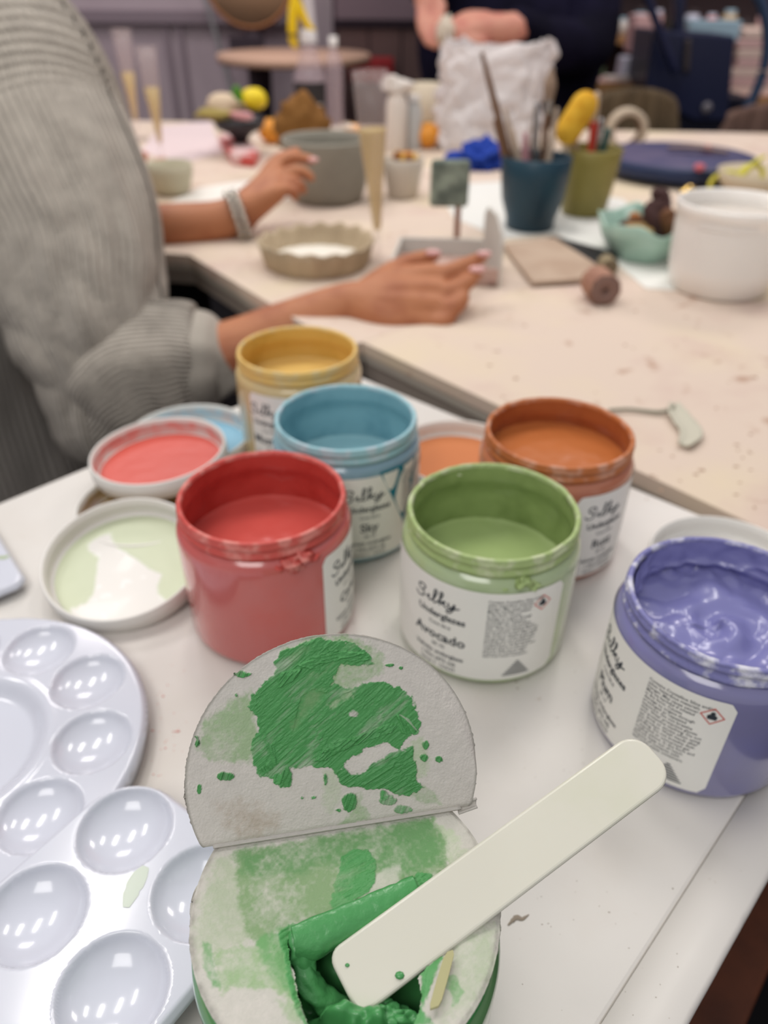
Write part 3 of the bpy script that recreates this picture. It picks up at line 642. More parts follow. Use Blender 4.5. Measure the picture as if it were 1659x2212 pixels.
# ---- palette-knife-like plastic spatula
def spatula():
    A0 = pd(788, 2094, 203.2); E0 = pd(1378, 1656, 230)
    d = E0-A0; Ls = np.linalg.norm(d); d /= Ls
    up = np.array([-.22, -.36, .90]); sd = np.cross(d, up); sd /= np.linalg.norm(sd); up = np.cross(sd, d)
    hw = 8.9; A1 = A0-d*7; L2 = Ls+14; prof = []
    def outline():
        P = []
        for q in np.linspace(0, math.pi/2, 8): P.append((L2-hw*.8+hw*.8*math.sin(q), hw*.25+hw*.75*math.cos(q)))
        P.append((L2, 0))
        for q in np.linspace(math.pi/2, 0, 8): P.append((L2-hw*.8+hw*.8*math.sin(q), -hw*.25-hw*.75*math.cos(q)))
        P.append((Ls*.5, -hw*1.0))
        for q in np.linspace(0, math.pi/2, 6): P.append((4-4*math.sin(q), -hw+4-4*math.cos(q)))
        for q in np.linspace(math.pi/2, 0, 6): P.append((4-4*math.sin(q), hw-4+4*math.cos(q)))
        P.append((Ls*.5, hw))
        return P
    O = outline(); v, f = prism(O, -1.3, 1.3)
    W_ = np.array([A1+d*p[0]+sd*(-p[1])+up*p[2] for p in v])
    t = empty('plastic_spatula', A1, 'off-white plastic spatula resting across the green jar, its tip in the paint', 'spatula')
    SP = mat('ivory_plastic', (212, 210, 196), .3, .45, coat=.1, sss=.15, ssc=(1, .9, .7), var=[((202, 204, 180), 14, .5, .7)])
    o = mesh('blade', W_, f, SP, t, False, world=True); bevel(o, 1.0, 3, 50)
    for p in o.data.polygons: p.use_smooth = False
    for (x, y, r_) in ((866, 2112, 1.0), (752, 2086, .7)):
        q = pd(x, y, 204); k = (q-A1)@up; q = q-up*(k-1.35)
        mesh('paint_speck', *ball(q, r_*1.2, 8, 6, (1, .8, .5), bump=.6, seed=x), GP, t, True, world=True)
    return t
spatula()
# thin dried wooden splinter lying on the seal
P1 = at(938, 2180, 81.6); P0 = at(972, 2058, 82); w_ = np.array([.95, .3, 0])*1.6
v = []; 
for s_, wd_ in ((0, .5), (.1, .95), (.5, 1.05), (.9, 1), (1, .7)):
    c_ = P0+(P1-P0)*s_; v += [c_-w_*wd_+np.array([0, 0, 1.2]), c_+w_*wd_+np.array([0, 0, 1.2]), c_+w_*wd_, c_-w_*wd_]
f = [(0, 1, 2, 3), (16, 19, 18, 17)]
for i in range(4):
    for j in range(4): f.append((i*4+j, (i+1)*4+j, (i+1)*4+(j+1) % 4, i*4+(j+1) % 4))
o = mesh('wood_splinter', v, f, mat('pale_wood', (176, 172, 128), .6, .3, bump=.1, bscale=300), None, False, world=True)
tag(o, 'small pale wooden splinter lying on the smeared seal right of the spatula tip', 'splinter')

# ================================================================ jar lids, open side up
LIDW = mat('white_lid_plastic', (232, 230, 224), .38, .45, coat=.1)
def lid(cx, cy, cz, tx, ty, label, key, c, dirty=.0, shape=None, wallc=None, seed=1, name='jar_lid'):
    """cx,cy,cz: centre of the rim circle"""
    t = empty(name, (cx, cy, cz), label, 'lid', 'upturned white jar lids', rot=(tx, ty, 0))
    H = 14
    prof = [(0.01, -H), (43.5, -H), (45.6, -H+1), (46.4, -H+3), (46.5, -1.2), (46.1, -.2), (45.5, 0), (44.9, -.3), (44.7, -1.5), (44.5, -3), (43.7, -4), (44.4, -5), (43.6, -6.2), (44.3, -7.2), (43.5, -8.4), (44, -9.5), (43.2, -H+2.6), (42, -H+1.7), (0.01, -H+1.7)]
    n = 144; v, f = lathe(prof, n)
    mesh('lid_shell', v, f, LIDW, t)
    k = mesh('grip_ribs', *lathe([(46.35, -H+3.2), (46.75, -H+3.6), (46.75, -2.2), (46.35, -1.8)], 288, wob=lambda a, j, r, z: (r-(.35 if int(round(a/(2*math.pi)*288)) % 2 else 0), z)), LIDW, t)
    m_ = mat(key+'_lid_paint', c, .3, .5, coat=.15)
    n_, mm = 120, 50; vs = []; r0 = 41.8
    xs, ys = [], []
    vs.append((0, 0)); 
    for j in range(1, mm+1):
        for i in range(n_): a = 2*math.pi*i/n_; vs.append((r0*j/mm*math.cos(a), r0*j/mm*math.sin(a)))
    vs = np.array(vs); X, Y = vs[:, 0], vs[:, 1]
    z = -H+2.0+.25*fbm(X, Y, .15, 3, seed)
    fs = []
    for i in range(n_):
        i2 = (i+1) % n_; fs.append((0, 1+i, 1+i2))
        for j in range(mm-1): fs.append((1+j*n_+i, 1+(j+1)*n_+i, 1+(j+1)*n_+i2, 1+j*n_+i2))
    cc = np.array(lin(c))
    colr = np.broadcast_to(cc, (len(X), 3)).copy()
    if shape is not None:
        d = psdf(X, Y, shape)+1.2*fbm(X, Y, .25, 4, seed+4)
        k_ = sst(d, -.5, .5); colr = mixc(colr, np.array(lin((236, 236, 232))), k_); z = z-k_*.35
    wt = np.ones((len(X), 1))*.9
    mesh('dried_paint', np.stack([X, Y, z], 1), fs, mat('lid_paint_layer', c, .28, .5, attr=True), t, cols=np.hstack([colr, wt]))
    if wallc is not None:                     # paint smeared up the inside threads
        mesh('thread_smears', *lathe([(42.6, -H+2.4), (43.3, -H+3.4), (43.4, -8.2), (44.1, -7.1), (43.4, -6.1), (44.15, -5), (43.5, -4), (44.2, -3)], 144), mat(key+'_smear', wallc, .35, .4, var=[((214, 196, 190), 60, .45, .6)]), t)
    return t
lid(-157.3, 446.4, 29.6, 0.0, -.05, 'upturned white lid filled with coral red paint, on top of two other lids', 'coral', (208, 92, 80), wallc=(222, 150, 142), seed=2)
# bare white patch on the sage lid: outline read off in the lid's own plane
lc = np.array([-152.0, 338.5, 21.6]); lt = .21
nl = np.array([0, -math.sin(lt), math.cos(lt)]); fl = lc-nl*12
def lid_xy(px, py):
    d = ray(px, py); q = cC+d*(((fl-cC)@nl)/(d@nl))-lc; return float(q[0]), float(q[1]*math.cos(lt)+q[2]*math.sin(lt))
patch = [lid_xy(60+x/3.318, 850+y/3.318) for x, y in [(430, 1080), (520, 1020), (590, 1000), (610, 1050), (640, 1100), (720, 1150), (800, 1200), (860, 1250), (900, 1270), (960, 1300), (945, 1345), (925, 1370), (935, 1440), (980, 1480), (1040, 1490), (1060, 1560), (900, 1660), (600, 1690), (330, 1590), (300, 1550), (420, 1500), (470, 1430), (490, 1330), (500, 1230), (515, 1170), (440, 1130)]]
lid(lc[0], lc[1], lc[2], lt, 0.0, 'upturned white lid with pale sage green paint around a bare white patch', 'sagelid', (200, 208, 178), shape=patch, seed=5)
lid(-155.2, 403.0, 14.2, 0, 0, 'upturned lid stained mustard brown, mostly hidden under two other lids', 'mustardlid', (168, 138, 84), wallc=(198, 176, 136), seed=6)
lid(-148.5, 497.0, 14.2, 0, 0, 'upturned white lid holding light blue paint, behind the coral red lid', 'skylid', (134, 184, 208), wallc=(190, 208, 214), seed=7)
lid(54.1, 473.5, 14.2, 0, 0, 'upturned lid holding rust orange paint between the blue and rust jars', 'rustlid', (202, 124, 76), seed=8)
lid(207, 346.5, 14.2, 0, 0, 'upturned white lid behind the plum jar at the right edge', 'plumlid', (216, 212, 208), seed=9)

# ================================================================ white mixing palettes
PALM = mat('white_palette_plastic', (208, 211, 222), .16, .5, coat=.45, sss=.1, ssc=(1, 1, 1))
def rrect(X, Y, hx, hy, r):                   # inside distance of a rounded rectangle
    qx = np.abs(X)-hx+r; qy = np.abs(Y)-hy+r
    return -(np.hypot(np.maximum(qx, 0), np.maximum(qy, 0))+np.minimum(np.maximum(qx, qy), 0)-r)
def palette(name, label, cx, cy, cz, rotz, outline, hx, hy, wells, tilt=(0, 0), step=1.0, thick=1.8, rim=1.0):
    """a moulded sheet: outline(X,Y)= inside distance; wells (x,y,r,depth,flat)"""
    nx, ny = int(2*hx/step)+1, int(2*hy/step)+1
    X, Y = np.meshgrid(np.linspace(-hx, hx, nx), np.linspace(-hy, hy, ny), indexing='ij')
    D = outline(X, Y)
    # pull the outer ring of grid points exactly on to the outline
    gx_, gy_ = np.gradient(D, 2*hx/(nx-1), 2*hy/(ny-1)); g = np.hypot(gx_, gy_)+1e-9
    near = (D < step*.75) & (D > -step*1.5)
    Xn = np.where(near, X-gx_/g*D, X); Yn = np.where(near, Y-gy_/g*D, Y)
    Z = np.zeros_like(X)
    for (wx, wy, r, dp, fl_) in wells:
        q = np.hypot(Xn-wx, Yn-wy)/r
        if fl_: w = -dp*(1-sst(q, fl_, 1.0))
        else: w = np.where(q < 1, -dp*np.sqrt(np.maximum(0, 1-q**2))**1.15, 0)
        Z = np.minimum(Z, w)
        Z = np.where((q >= .96) & (q < 1.10), Z+.35*np.exp(-((q-1.03)/.04)**2), Z)
    Z = Z-3.5*(1-sst(np.maximum(D, 0), 0, 2.4))*1.0
    F = grid_faces(nx, ny); keep = (D.reshape(-1)[F] > -step*.8).all(1); F = F[keep]
    V = np.stack([Xn, Yn, Z], 2).reshape(-1, 3); u = np.unique(F); rm_ = np.zeros(len(V), int); rm_[u] = np.arange(len(u))
    t = empty(name, (cx, cy, cz), label, 'palette', 'white plastic mixing palettes', rot=(tilt[0], tilt[1], rotz))
    o = mesh('tray', V[u], rm_[F], PALM, t); solid(o, thick)
    return t
circ_w = [(62*math.cos(math.radians(a)), 62*math.sin(math.radians(a)), 17.3, 7.5, 0) for a in [3+36*k for k in range(10)]]
pal1 = palette('mixing_palette', 'round white palette with a ring of wells, left edge below the sage lid', -194, 212, 12.5, 0, lambda X, Y: 85-np.hypot(X, Y), 88, 88, circ_w+[(0, 0, 41, 6, .78)])
mesh('foot_ring', *lathe([(80, -12.4), (83, -12.4), (84, -4), (82, -4)], 96, close=True), PALM, pal1)
av = np.array([.57, .82]); av /= np.linalg.norm(av); bv = np.array([av[1], -av[0]])
def pc(b, a): return bv*b+av*a
rz = math.atan2(bv[1], bv[0])
cen2 = pc(-157.5, 19)
wl = []
for b_ in (-179.5, -136):
    for a_2 in (79.5, 39, -1.5, -42): wl.append((b_+157.5, a_2-19, 18.2, 9, 0))
pal2 = palette('mixing_palette', 'rectangular white palette with two rows of round wells beside the green jar', cen2[0], cen2[1], 20.5, rz, lambda X, Y: rrect(X, Y, 44.5, 82, 24), 46, 84, wl, step=.8)
mesh('foot_rail', *box(-30, -70, -20.4, 30, -68, -4), PALM, pal2); mesh('foot_rail', *box(-30, -20, -20.4, 30, -18, -4), PALM, pal2)
c3 = np.array([-207., 330]); a3 = np.array([-.63, .777]); b3 = np.array([-.777, -.63])
m3 = c3+a3*75+b3*34; pal3 = palette('mixing_palette', 'small white palette showing one smeared rounded corner at the left edge', m3[0], m3[1], 9, math.atan2(b3[1], b3[0]), lambda X, Y: rrect(X, Y, 34, 75, 9), 35, 76, [(0, 45, 22, 5, 0), (0, -5, 22, 5, 0), (0, -48, 20, 5, 0)])
mesh('foot_rail', *box(-24, -60, -8.9, 24, -58, -2), PALM, pal3); mesh('foot_rail', *box(-24, 58, -8.9, 24, 60, -2), PALM, pal3)
SM = mat('sage_smear', (170, 184, 150), .4, .4)
def smear(parent, pts, z, m_, nm='paint_smear', w=1.2):
    v = []; f = []
    P = [at(x, y, z) for x, y in pts]; Q = catmull(P, 12)
    for i, q in enumerate(Q):
        ww = w*(.4+.9*math.sin(math.pi*(i+.6)/12))*(1+.4*mn.noise(Vector((i*.9, pts[0][0], 0)))); T = Q[min(i+1, 11)]-Q[max(i-1, 0)]; T /= np.linalg.norm(T); s_ = np.array([-T[1], T[0], 0])
        v += [q+s_*ww, q+np.array([0, 0, .12]), q-s_*ww]
    for i in range(11):
        for j in range(2): f.append((i*3+j, (i+1)*3+j, (i+1)*3+j+1, i*3+j+1))
    R_ = Matrix.Rotation(-parent.rotation_euler[2], 3, 'Z') if parent else None
    off = np.array(parent.location)/MM
    L2 = [np.array(R_ @ Vector(p-off)) for p in v]
    return mesh(nm, L2, f, m_, parent)
smear(pal3, [(-5, 1203), (8, 1204), (20, 1200)], 9.15, SM, w=1.4)
smear(pal2, [(315, 1872), (300, 1895), (285, 1925), (272, 1960)], 20.65, mat('sage_wash', (204, 214, 200), .3, .4), w=2.6)
# ================================================================ people
def fused(name, parts, m, parent, vox=2.2, smooth=6):
    v, f = join(parts)
    o = mesh(name, v, f, m, parent, True, world=True)
    r = o.modifiers.new('fuse', 'REMESH'); r.mode = 'VOXEL'; r.voxel_size = vox*MM; r.use_smooth_shade = True
    s = o.modifiers.new('soft', 'SMOOTH'); s.factor = .5; s.iterations = smooth
    return o
def P(*a): return pd(*a)
KNIT = mat('grey_knit', (184, 176, 164), .95, .15, sheen=.15, bump=1.4, bscale=300, wave=(24, 0, 'X', 2.8), var=[((168, 160, 149), 40, .4, .65)])
KNIT_RIB = mat('grey_knit_ribbed', (184, 176, 164), .95, .15, sheen=.15, bump=1.5, bscale=300)
KNIT_CUFF = mat('grey_knit_cuff', (172, 165, 154), .95, .15, sheen=.15, bump=1.2, bscale=300)
DARKCL = mat('dark_trousers', (34, 36, 44), .9, .2)
def person_near():
    t = empty('person', (-430, 640, -750), 'seated person in a chunky grey ribbed sweater, both hands working over the far table', 'person')
    # right arm: forearm, palm and five fingers; left arm with bracelet wrist
    R = []
    R.append(tube([P(160, 800, 850), P(330, 800, 850), P(480, 775, 846), P(620, 722, 838), P(735, 672, 826), P(790, 662, 818)], [44, 44, 40, 36, 29, 28], n=20, seg=30))
    wr = P(785, 665, 817)
    for (a, b, r0, r1) in [(P(800, 640, 822), P(930, 597, 812), 24, 15), (P(800, 655, 815), P(945, 630, 804), 26, 15), (P(800, 672, 811), P(942, 662, 798), 26, 14.5), (P(800, 690, 808), P(915, 694, 796), 25, 14)]:
        R.append(tube([wr, (np.array(a)*.6+b*.4), b], [27, r0, r1], n=14, seg=10))
    R.append(tube([P(925, 597, 812), P(965, 590, 806), P(1005, 573, 802), P(1045, 553, 800)], [11.5, 10, 8.8, 6.4], n=12, seg=14))     # index
    R.append(tube([P(938, 632, 804), P(975, 628, 796), P(1008, 612, 794), P(1030, 590, 797)], [11.5, 10, 8.8, 7], n=12, seg=14))      # middle
    R.append(tube([P(935, 662, 798), P(978, 664, 790), P(998, 645, 790), P(994, 624, 800)], [11, 10, 8.6, 7], n=12, seg=14))         # ring
    R.append(tube([P(912, 694, 796), P(958, 694, 789), P(974, 678, 792), P(968, 658, 800)], [10.5, 9.2, 8, 6.5], n=12, seg=14))     # little
    R.append(tube([P(800, 630, 828), P(845, 590, 835), P(890, 566, 836), P(938, 551, 832)], [18, 13, 10.5, 7.5], n=12, seg=14))      # thumb
    Lf = []
    Lf.append(tube([P(60, 560, 1000), P(250, 505, 1020), P(380, 490, 1030), P(470, 478, 1035), P(520, 462, 1038)], [38, 35, 31, 27, 26], n=20, seg=24))
    wl_ = P(520, 460, 1038)
    for (b, r1) in [(P(596, 372, 1050), 14), (P(604, 388, 1038), 14), (P(602, 404, 1028), 13.5), (P(596, 418, 1020), 13)]:
        Lf.append(tube([wl_, (wl_*.5+b*.5), b], [25, 19, r1], n=14, seg=10))
    Lf.append(tube([P(596, 372, 1050), P(612, 350, 1050), P(640, 340, 1046), P(674, 346, 1042)], [11.5, 9.5, 8.3, 6.2], n=12, seg=14))
    Lf.append(tube([P(604, 390, 1038), P(632, 372, 1034), P(655, 372, 1032), P(672, 384, 1034)], [11.5, 9.5, 8, 6.2], n=12, seg=14))
    Lf.append(tube([P(602, 406, 1028), P(628, 394, 1026), P(648, 400, 1026), P(655, 412, 1030)], [11, 9, 7.8, 6], n=12, seg=14))
    Lf.append(tube([P(596, 418, 1020), P(618, 410, 1018), P(634, 416, 1020), P(638, 426, 1024)], [10, 8.2, 7.2, 5.8], n=12, seg=14))
    Lf.append(tube([P(545, 430, 1040), P(572, 385, 1058), P(598, 348, 1062), P(640, 328, 1056)], [17, 12, 9.8, 7], n=12, seg=14))
    # trunk inside the sweater joins both arms into one figure, neck and head above it
    sh = np.array([-560, 900, 210.]); hip = np.array([-600, 840, -330.])
    tr = [tube([hip, hip*.5+sh*.5, sh], [125, 110, 105], n=20, seg=12),
          tube([sh+(0, -40, 20), P(-60, 120, 885), P(90, 420, 850), P(175, 800, 850)], [70, 52, 46, 44], n=16, seg=16),
          tube([sh+(0, 60, 20), sh+np.array([40, 150, -60]), P(60, 560, 1000)], [80, 55, 40], n=16, seg=14)]
    fused('body', R+Lf+tr, SKIN, t, 2.6, 5)
    for (px, py, d, sx) in [(1031, 582, 790.5, 1), (936, 546, 825, 1), (1046, 548, 794, .9)]:
        q = P(px, py, d); v, f = ball(q, 6.2*sx, 12, 8, (1.5, .8, .6)); mesh('fingernail', v, f, NAIL, t, True, world=True)
    q = P(677, 345, 1036); mesh('fingernail', *ball(q, 5.6, 12, 8, (1.4, .8, .6)), NAIL, t, True, world=True)
    # --- sweater: near sleeve, cuff, trunk, far sleeve
    def folds(seed, amp, fr=2.2, fl_=5):
        return lambda a, s: 1+amp*mn.noise(Vector((math.cos(a)*fr+seed, math.sin(a)*fr, s*fl_)))+amp*.5*mn.noise(Vector((math.cos(a)*fr*2.5, math.sin(a)*fr*2.5+seed, s*fl_*2)))
    def cloth(name, pts, rad, m_, n=96, seg=90, mod=None, up=(0, 1, 0), caps=False):
        v, f = tube(pts, rad, n=n, seg=seg, caps=caps, up=up, mod=mod); uv = np.array(tube.uv)
        # UVs need a seam column; small enough to leave wrapped at the hidden side
        return mesh(name, v, f, m_, t, True, world=True, uvs=uv)
    cloth('sweater_sleeve', [P(-130, -20, 930), P(20, 150, 880), P(92, 330, 852), P(150, 500, 838), P(180, 650, 832), P(212, 780, 836), P(222, 900, 842)],
          [[96, 96], [106, 94], [106, 92], [104, 90], [95, 84], [79, 76], [60, 60]], KNIT, mod=lambda a, s: 1+.05*mn.noise(Vector((math.cos(a)*1.8+2, math.sin(a)*1.8, s*4)))+.016*math.sin(s*345+.5*math.sin(a))*min(1, max(0, (.36-s)*14))+.10*max(0, s-.3)*(abs(mn.noise(Vector((math.cos(a)*2.4+math.sin(a)*1.5, s*7, 5))))-.2)*3, caps=True, seg=520, n=128)
    cloth('sweater_forearm', [P(235, 885, 838), P(262, 850, 834), P(315, 808, 836), P(385, 786, 842), P(432, 783, 845), P(450, 783, 846)],
          [[58, 60], [74, 74], [79, 76], [70, 67], [59, 58], [14, 14]], KNIT, n=128, seg=120, mod=lambda a, s: 1+.13*s*mn.noise(Vector((math.cos(a)*1.9, math.sin(a)*1.9, s*1.2)))+.07*mn.noise(Vector((math.cos(a)*1.2+s*1.5, math.sin(a)*1.2, s*1.6+4))), caps=True)
    v, f = tube([P(400, 784, 842), P(425, 783, 844), P(455, 783, 846), P(473, 783, 847), P(471, 783, 847), P(440, 782, 846)], [[58, 57], [60, 59], [56, 56], [48, 49], [43, 44], [41, 42]], n=96, seg=40, caps=False, up=(0, 1, 0),
              mod=lambda a, s: 1+.13*mn.noise(Vector((math.cos(a)*1.9, math.sin(a)*1.9, 1.2)))+.024*math.sin(a*48))
    mesh('sweater_cuff', v, f, KNIT_CUFF, t, True, world=True, uvs=np.array(tube.uv))
    cloth('sweater_trunk', [np.array([-590, 850, -300.]), np.array([-585, 850, -120]), np.array([-575, 860, 60]), np.array([-565, 880, 180]), np.array([-560, 900, 260])],
          [[205, 160], [195, 150], [175, 140], [150, 120], [90, 80]], mat('grey_knit_trunk_shaded', (140, 134, 127), .95, .15, sheen=.2, bump=1.2, bscale=300, wave=(40, 0, 'X', 2.0)), mod=folds(7, .07), caps=True)  # darker copy of the sleeve knit, the trunk's shade put into its colour
    cloth('sweater_far_sleeve', [sh+np.array([0, 40, 0]), sh+np.array([40, 150, -60]), P(60, 560, 1000), P(215, 512, 1015)], [[95, 90], [88, 80], [70, 66], [52, 50]], KNIT, mod=folds(4, .06), caps=True)
    # --- legs and stool below the table top
    L_ = []
    for dy in (-90, 90):
        a = hip+np.array([40, dy, -60]); k = a+np.array([240, dy*.3, 60]); ft = k+np.array([30, 0, -430])
        L_.append(tube([a, k-np.array([20, 0, 0]), k, ft+np.array([0, 0, 60])], [85, 62, 56, 40], n=18, seg=20))
        L_.append(tube([ft+np.array([-30, 0, 25]), ft+np.array([110, 0, 5])], [36, 26], n=14, seg=6))
    fused('trousers', L_, DARKCL, t, 8, 4)
    br = empty('wrist_watch', P(516, 470, 1010), 'silver link bracelet on the wrist of the far arm', 'bracelet')
    c0 = P(516, 470, 1036); ax = P(520, 462, 1038)-P(470, 478, 1035); ax /= np.linalg.norm(ax); s1 = np.cross(ax, (0, 0, 1)); s1 /= np.linalg.norm(s1); s2 = np.cross(s1, ax)
    SIL = mat('silver', (196, 190, 180), .22, .5, metal=1)
    br.name = 'link_bracelet'
    for k in range(44):
        a = 2*math.pi*k/22+(k//22)*.14; q = c0+(s1*math.cos(a)*30.5+s2*math.sin(a)*33)+ax*(5 if k > 21 else -5)
        mesh('link', *ball(q, 5.2, 8, 6), SIL, br, True, world=True)
    return t
person_near()
st = empty('stool', (-600, 840, -750), 'dark stool under the person in the grey sweater', 'stool')
mesh('seat', *[(v+np.array([-600, 840, 0]), f) for v, f in [lathe([(0.01, -520), (165, -520), (170, -510), (165, -495), (0.01, -492)], 40)]][0], DARKCL, st, True, world=True)
for k in range(4):
    a = math.pi/4+k*math.pi/2; mesh('leg', *tube([(-600+110*math.cos(a), 840+110*math.sin(a), -520), (-600+150*math.cos(a), 840+150*math.sin(a), -748)], [12, 12], n=10), DARKCL, st, True, world=True)

def person_bowl():
    t = empty('person', (-620, 1560, -750), 'hand and forearm of another person beyond the grey sweater, reaching to a pale bowl', 'person')
    b = [tube([P(120, 520, 1330), P(230, 470, 1310), P(300, 425, 1290)], [38, 33, 27], n=16, seg=14)]
    w = P(298, 425, 1290)
    for e in [P(330, 372, 1290), P(335, 386, 1282), P(334, 400, 1276), P(326, 412, 1272)]: b.append(tube([w, w*.5+e*.5, e], [26, 20, 13], n=12, seg=8))
    for q in [[P(326, 372, 1290), P(338, 356, 1290), P(356, 349, 1285)], [P(332, 388, 1282), P(346, 383, 1276), P(362, 384, 1272)], [P(332, 402, 1276), P(346, 398, 1270), P(360, 402, 1268)], [P(324, 412, 1272), P(340, 412, 1266), P(350, 418, 1264)], [P(300, 395, 1300), P(300, 360, 1305), P(312, 335, 1300)]]:
        b.append(tube(q, [12, 10.5, 8], n=12, seg=9))
    b.append(tube([P(120, 520, 1330), np.array([-820, 1480, 60]), np.array([-900, 1560, 260])], [40, 48, 70], n=16, seg=12))
    b.append(tube([np.array([-900, 1560, 300]), np.array([-960, 1560, -300])], [120, 130], n=18, seg=8))
    fused('body', b, mat('skin_warm', (202, 128, 98), .5, .35, sss=.1, ssc=(1, .35, .2)), t, 5, 4)
person_bowl()

def person_back():
    NAVY = mat('navy_cloth', (20, 18, 36), .95, .08, var=[((12, 11, 24), 6, .45, .6)], bump=1.5, bscale=30)
    t = empty('person', (430, 2330, -750), 'standing person in navy blue clothes behind the white plastic bag, hands joined', 'person')
    D = 2050
    v, f = tube([P(1100, 330, D), P(1100, 240, D), P(1105, 120, D), P(1115, 0, D), P(1130, -200, D), P(1130, -360, D)], [[190, 120], [225, 125], [250, 130], [262, 130], [235, 120], [110, 90]], n=64, seg=50, up=(0, 1, 0),
                mod=lambda a, s: 1+.05*mn.noise(Vector((math.cos(a)*2, math.sin(a)*2, s*6))))
    mesh('navy_top', v, f, NAVY, t, True, world=True)
    v, f = tube([P(1250, -180, D-20), P(1275, -40, D-60), P(1270, 95, D-110), P(1190, 95, D-210), P(1118, 62, D-290)], [100, 78, 70, 56, 44], n=32, seg=40, mod=lambda a, s: 1+.08*mn.noise(Vector((math.cos(a)*2, math.sin(a)*2, s*7))))
    mesh('navy_sleeve', v, f, NAVY, t, True, world=True)
    v, f = tube([P(1000, -200, D-20), P(940, -100, D-80), P(925, -50, D-200), P(930, -28, D-290)], [90, 70, 58, 44], n=32, seg=30)
    mesh('navy_sleeve', v, f, NAVY, t, True, world=True)
    b = []
    d2 = D-300
    b.append(tube([P(1180, 80, D-220), P(1120, 62, d2), P(1085, 66, d2)], [36, 34, 32], n=16, seg=10))
    b.append(tube([P(1088, 64, d2), P(1040, 66, d2), P(1000, 72, d2-10)], [34, 34, 22], n=16, seg=10))
    for y0, x1, y1 in ((52, 968, 62), (64, 975, 78), (80, 990, 90), (92, 1010, 98)): b.append(tube([P(1040, y0, d2-8), P(1005, y0-2, d2-16), P(x1, y1, d2-14)], [17, 13, 10], n=12, seg=9))
    b.append(tube([P(1050, 40, d2), P(1010, 36, d2-10), P(980, 48, d2-14)], [17, 13, 10], n=12, seg=9))
    b.append(tube([P(930, -40, d2), P(926, 0, d2), P(930, 30, d2)], [34, 34, 28], n=16, seg=10))
    for x0, x1, y1 in ((915, 925, 92), (928, 940, 98), (942, 952, 85), (950, 965, 55)): b.append(tube([P(x0, 15, d2-5), P(x0-4, 55, d2-14), P(x1, y1, d2-14)], [17, 13, 10], n=12, seg=9))
    b.append(tube([P(1130, -200, D), P(1130, -420, D)], [70, 60], n=18, seg=6))
    b.append(tube([P(1250, -180, D-20), P(1275, -40, D-60), P(1268, 92, D-112), P(1190, 88, D-212)], [50, 46, 42, 38], n=14, seg=30)); b.append(tube([P(1000, -200, D-20), P(940, -100, D-80), P(925, -50, D-200)], [50, 42, 36], n=14, seg=24)); b.append(tube([P(1000, -200, D-20), P(1250, -180, D-20)], [60, 60], n=14))
    fused('body', b, SKIN2, t, 5, 3)
    h = P(1120, 330, D)
    lg = []
    for s in (-1, 1): lg.append(tube([h+np.array([s*95, 0, 0]), h+np.array([s*95, 0, -330]), np.array([h[0]+s*95, h[1], -690])], [100, 75, 48], n=20, seg=12)); lg.append(tube([np.array([h[0]+s*95, h[1]+30, -712]), np.array([h[0]+s*98, h[1]-130, -716])], [38, 32], n=14, seg=6))
    fused('trousers', lg, DARKCL, t, 10, 3)
    # pale cup edge held between the hands
    cp = P(962, 70, d2-30); o = mesh('clay_piece', *ball(cp, 26, 24, 16, (.8, .7, 1.25), bump=.3, seed=4), mat('cream_clay', (206, 194, 176), .7, .3), None, True, world=True)
    tag(o, 'small cream lump of clay held in the joined hands of the standing person', 'clay')
person_back()
# ================================================================ things on the two work tables
def sc(P_): return depth(P_)/FPX           # mm per photograph pixel at a point
def zat(px, py, Y): return float(aty(px, py, Y)[2])
def top_lathe(name, label, cat, p, parts, grp=None):
    t = empty(name, p, label, cat, grp)
    for nm, prof, m_, kw in parts:
        mesh(nm, *lathe(prof, kw.get('n', 64), close=kw.get('close', False), wob=kw.get('wob')), m_, t)
    return t
CLEAR = mat('clear_plastic', (226, 208, 206), .1, .6, alpha=.11, coat=.6)
CLEARG = mat('clear_bottle', (216, 196, 204), .12, .6, alpha=.3, coat=.6)
WINE = mat('sparkling_wine', (226, 200, 130), .25, .4, alpha=.72)
def flute(px, py, py_top, liquid, label, lean=0, k=1.0):
    p = at(px, py); s = k; Ht = zat(px, py_top, p[1]); t = empty('champagne_flute', p, label, 'glass', 'plastic champagne flutes', rot=(0, lean, 0))
    R_ = Ht/10.0
    mesh('foot', *lathe([(0.01, 0), (R_*1.15, 0), (R_*1.18, 1), (R_*1.1, 2), (R_*.35, 5), (R_*.2, 9), (R_*.2, Ht*.13), (0.01, Ht*.13)], 40), CLEAR, t)
    o_ = [(R_*.22, Ht*.12), (R_*.3, Ht*.2), (R_*.5, Ht*.42), (R_*.82, Ht*.7), (R_*1.0, Ht)]
    i_ = [(r-1.0, z) for r, z in o_[::-1]]; i_[-1] = (.01, Ht*.16)
    mesh('bowl', *lathe(o_+i_, 48), CLEAR, t)
    zl = Ht*liquid; pr = [(0.01, Ht*.165)]+[(max(.5, r-1.3), z) for r, z in o_[1:] if z < zl]
    rl = np.interp(zl, [z for r, z in o_], [r for r, z in o_])-1.3
    mesh('wine', *lathe(pr+[(rl, zl), (0.01, zl)], 40), WINE, t)
    return t
flute(818, 562, 150, .72, 'tall clear plastic flute of sparkling wine, the nearest, beside the grey pot', lean=-.05)
flute(352, 350, 100, .66, 'clear flute of sparkling wine in front of another by the grey wall')
flute(300, 300, 62, .62, 'farthest clear flute of sparkling wine, left of the other two')
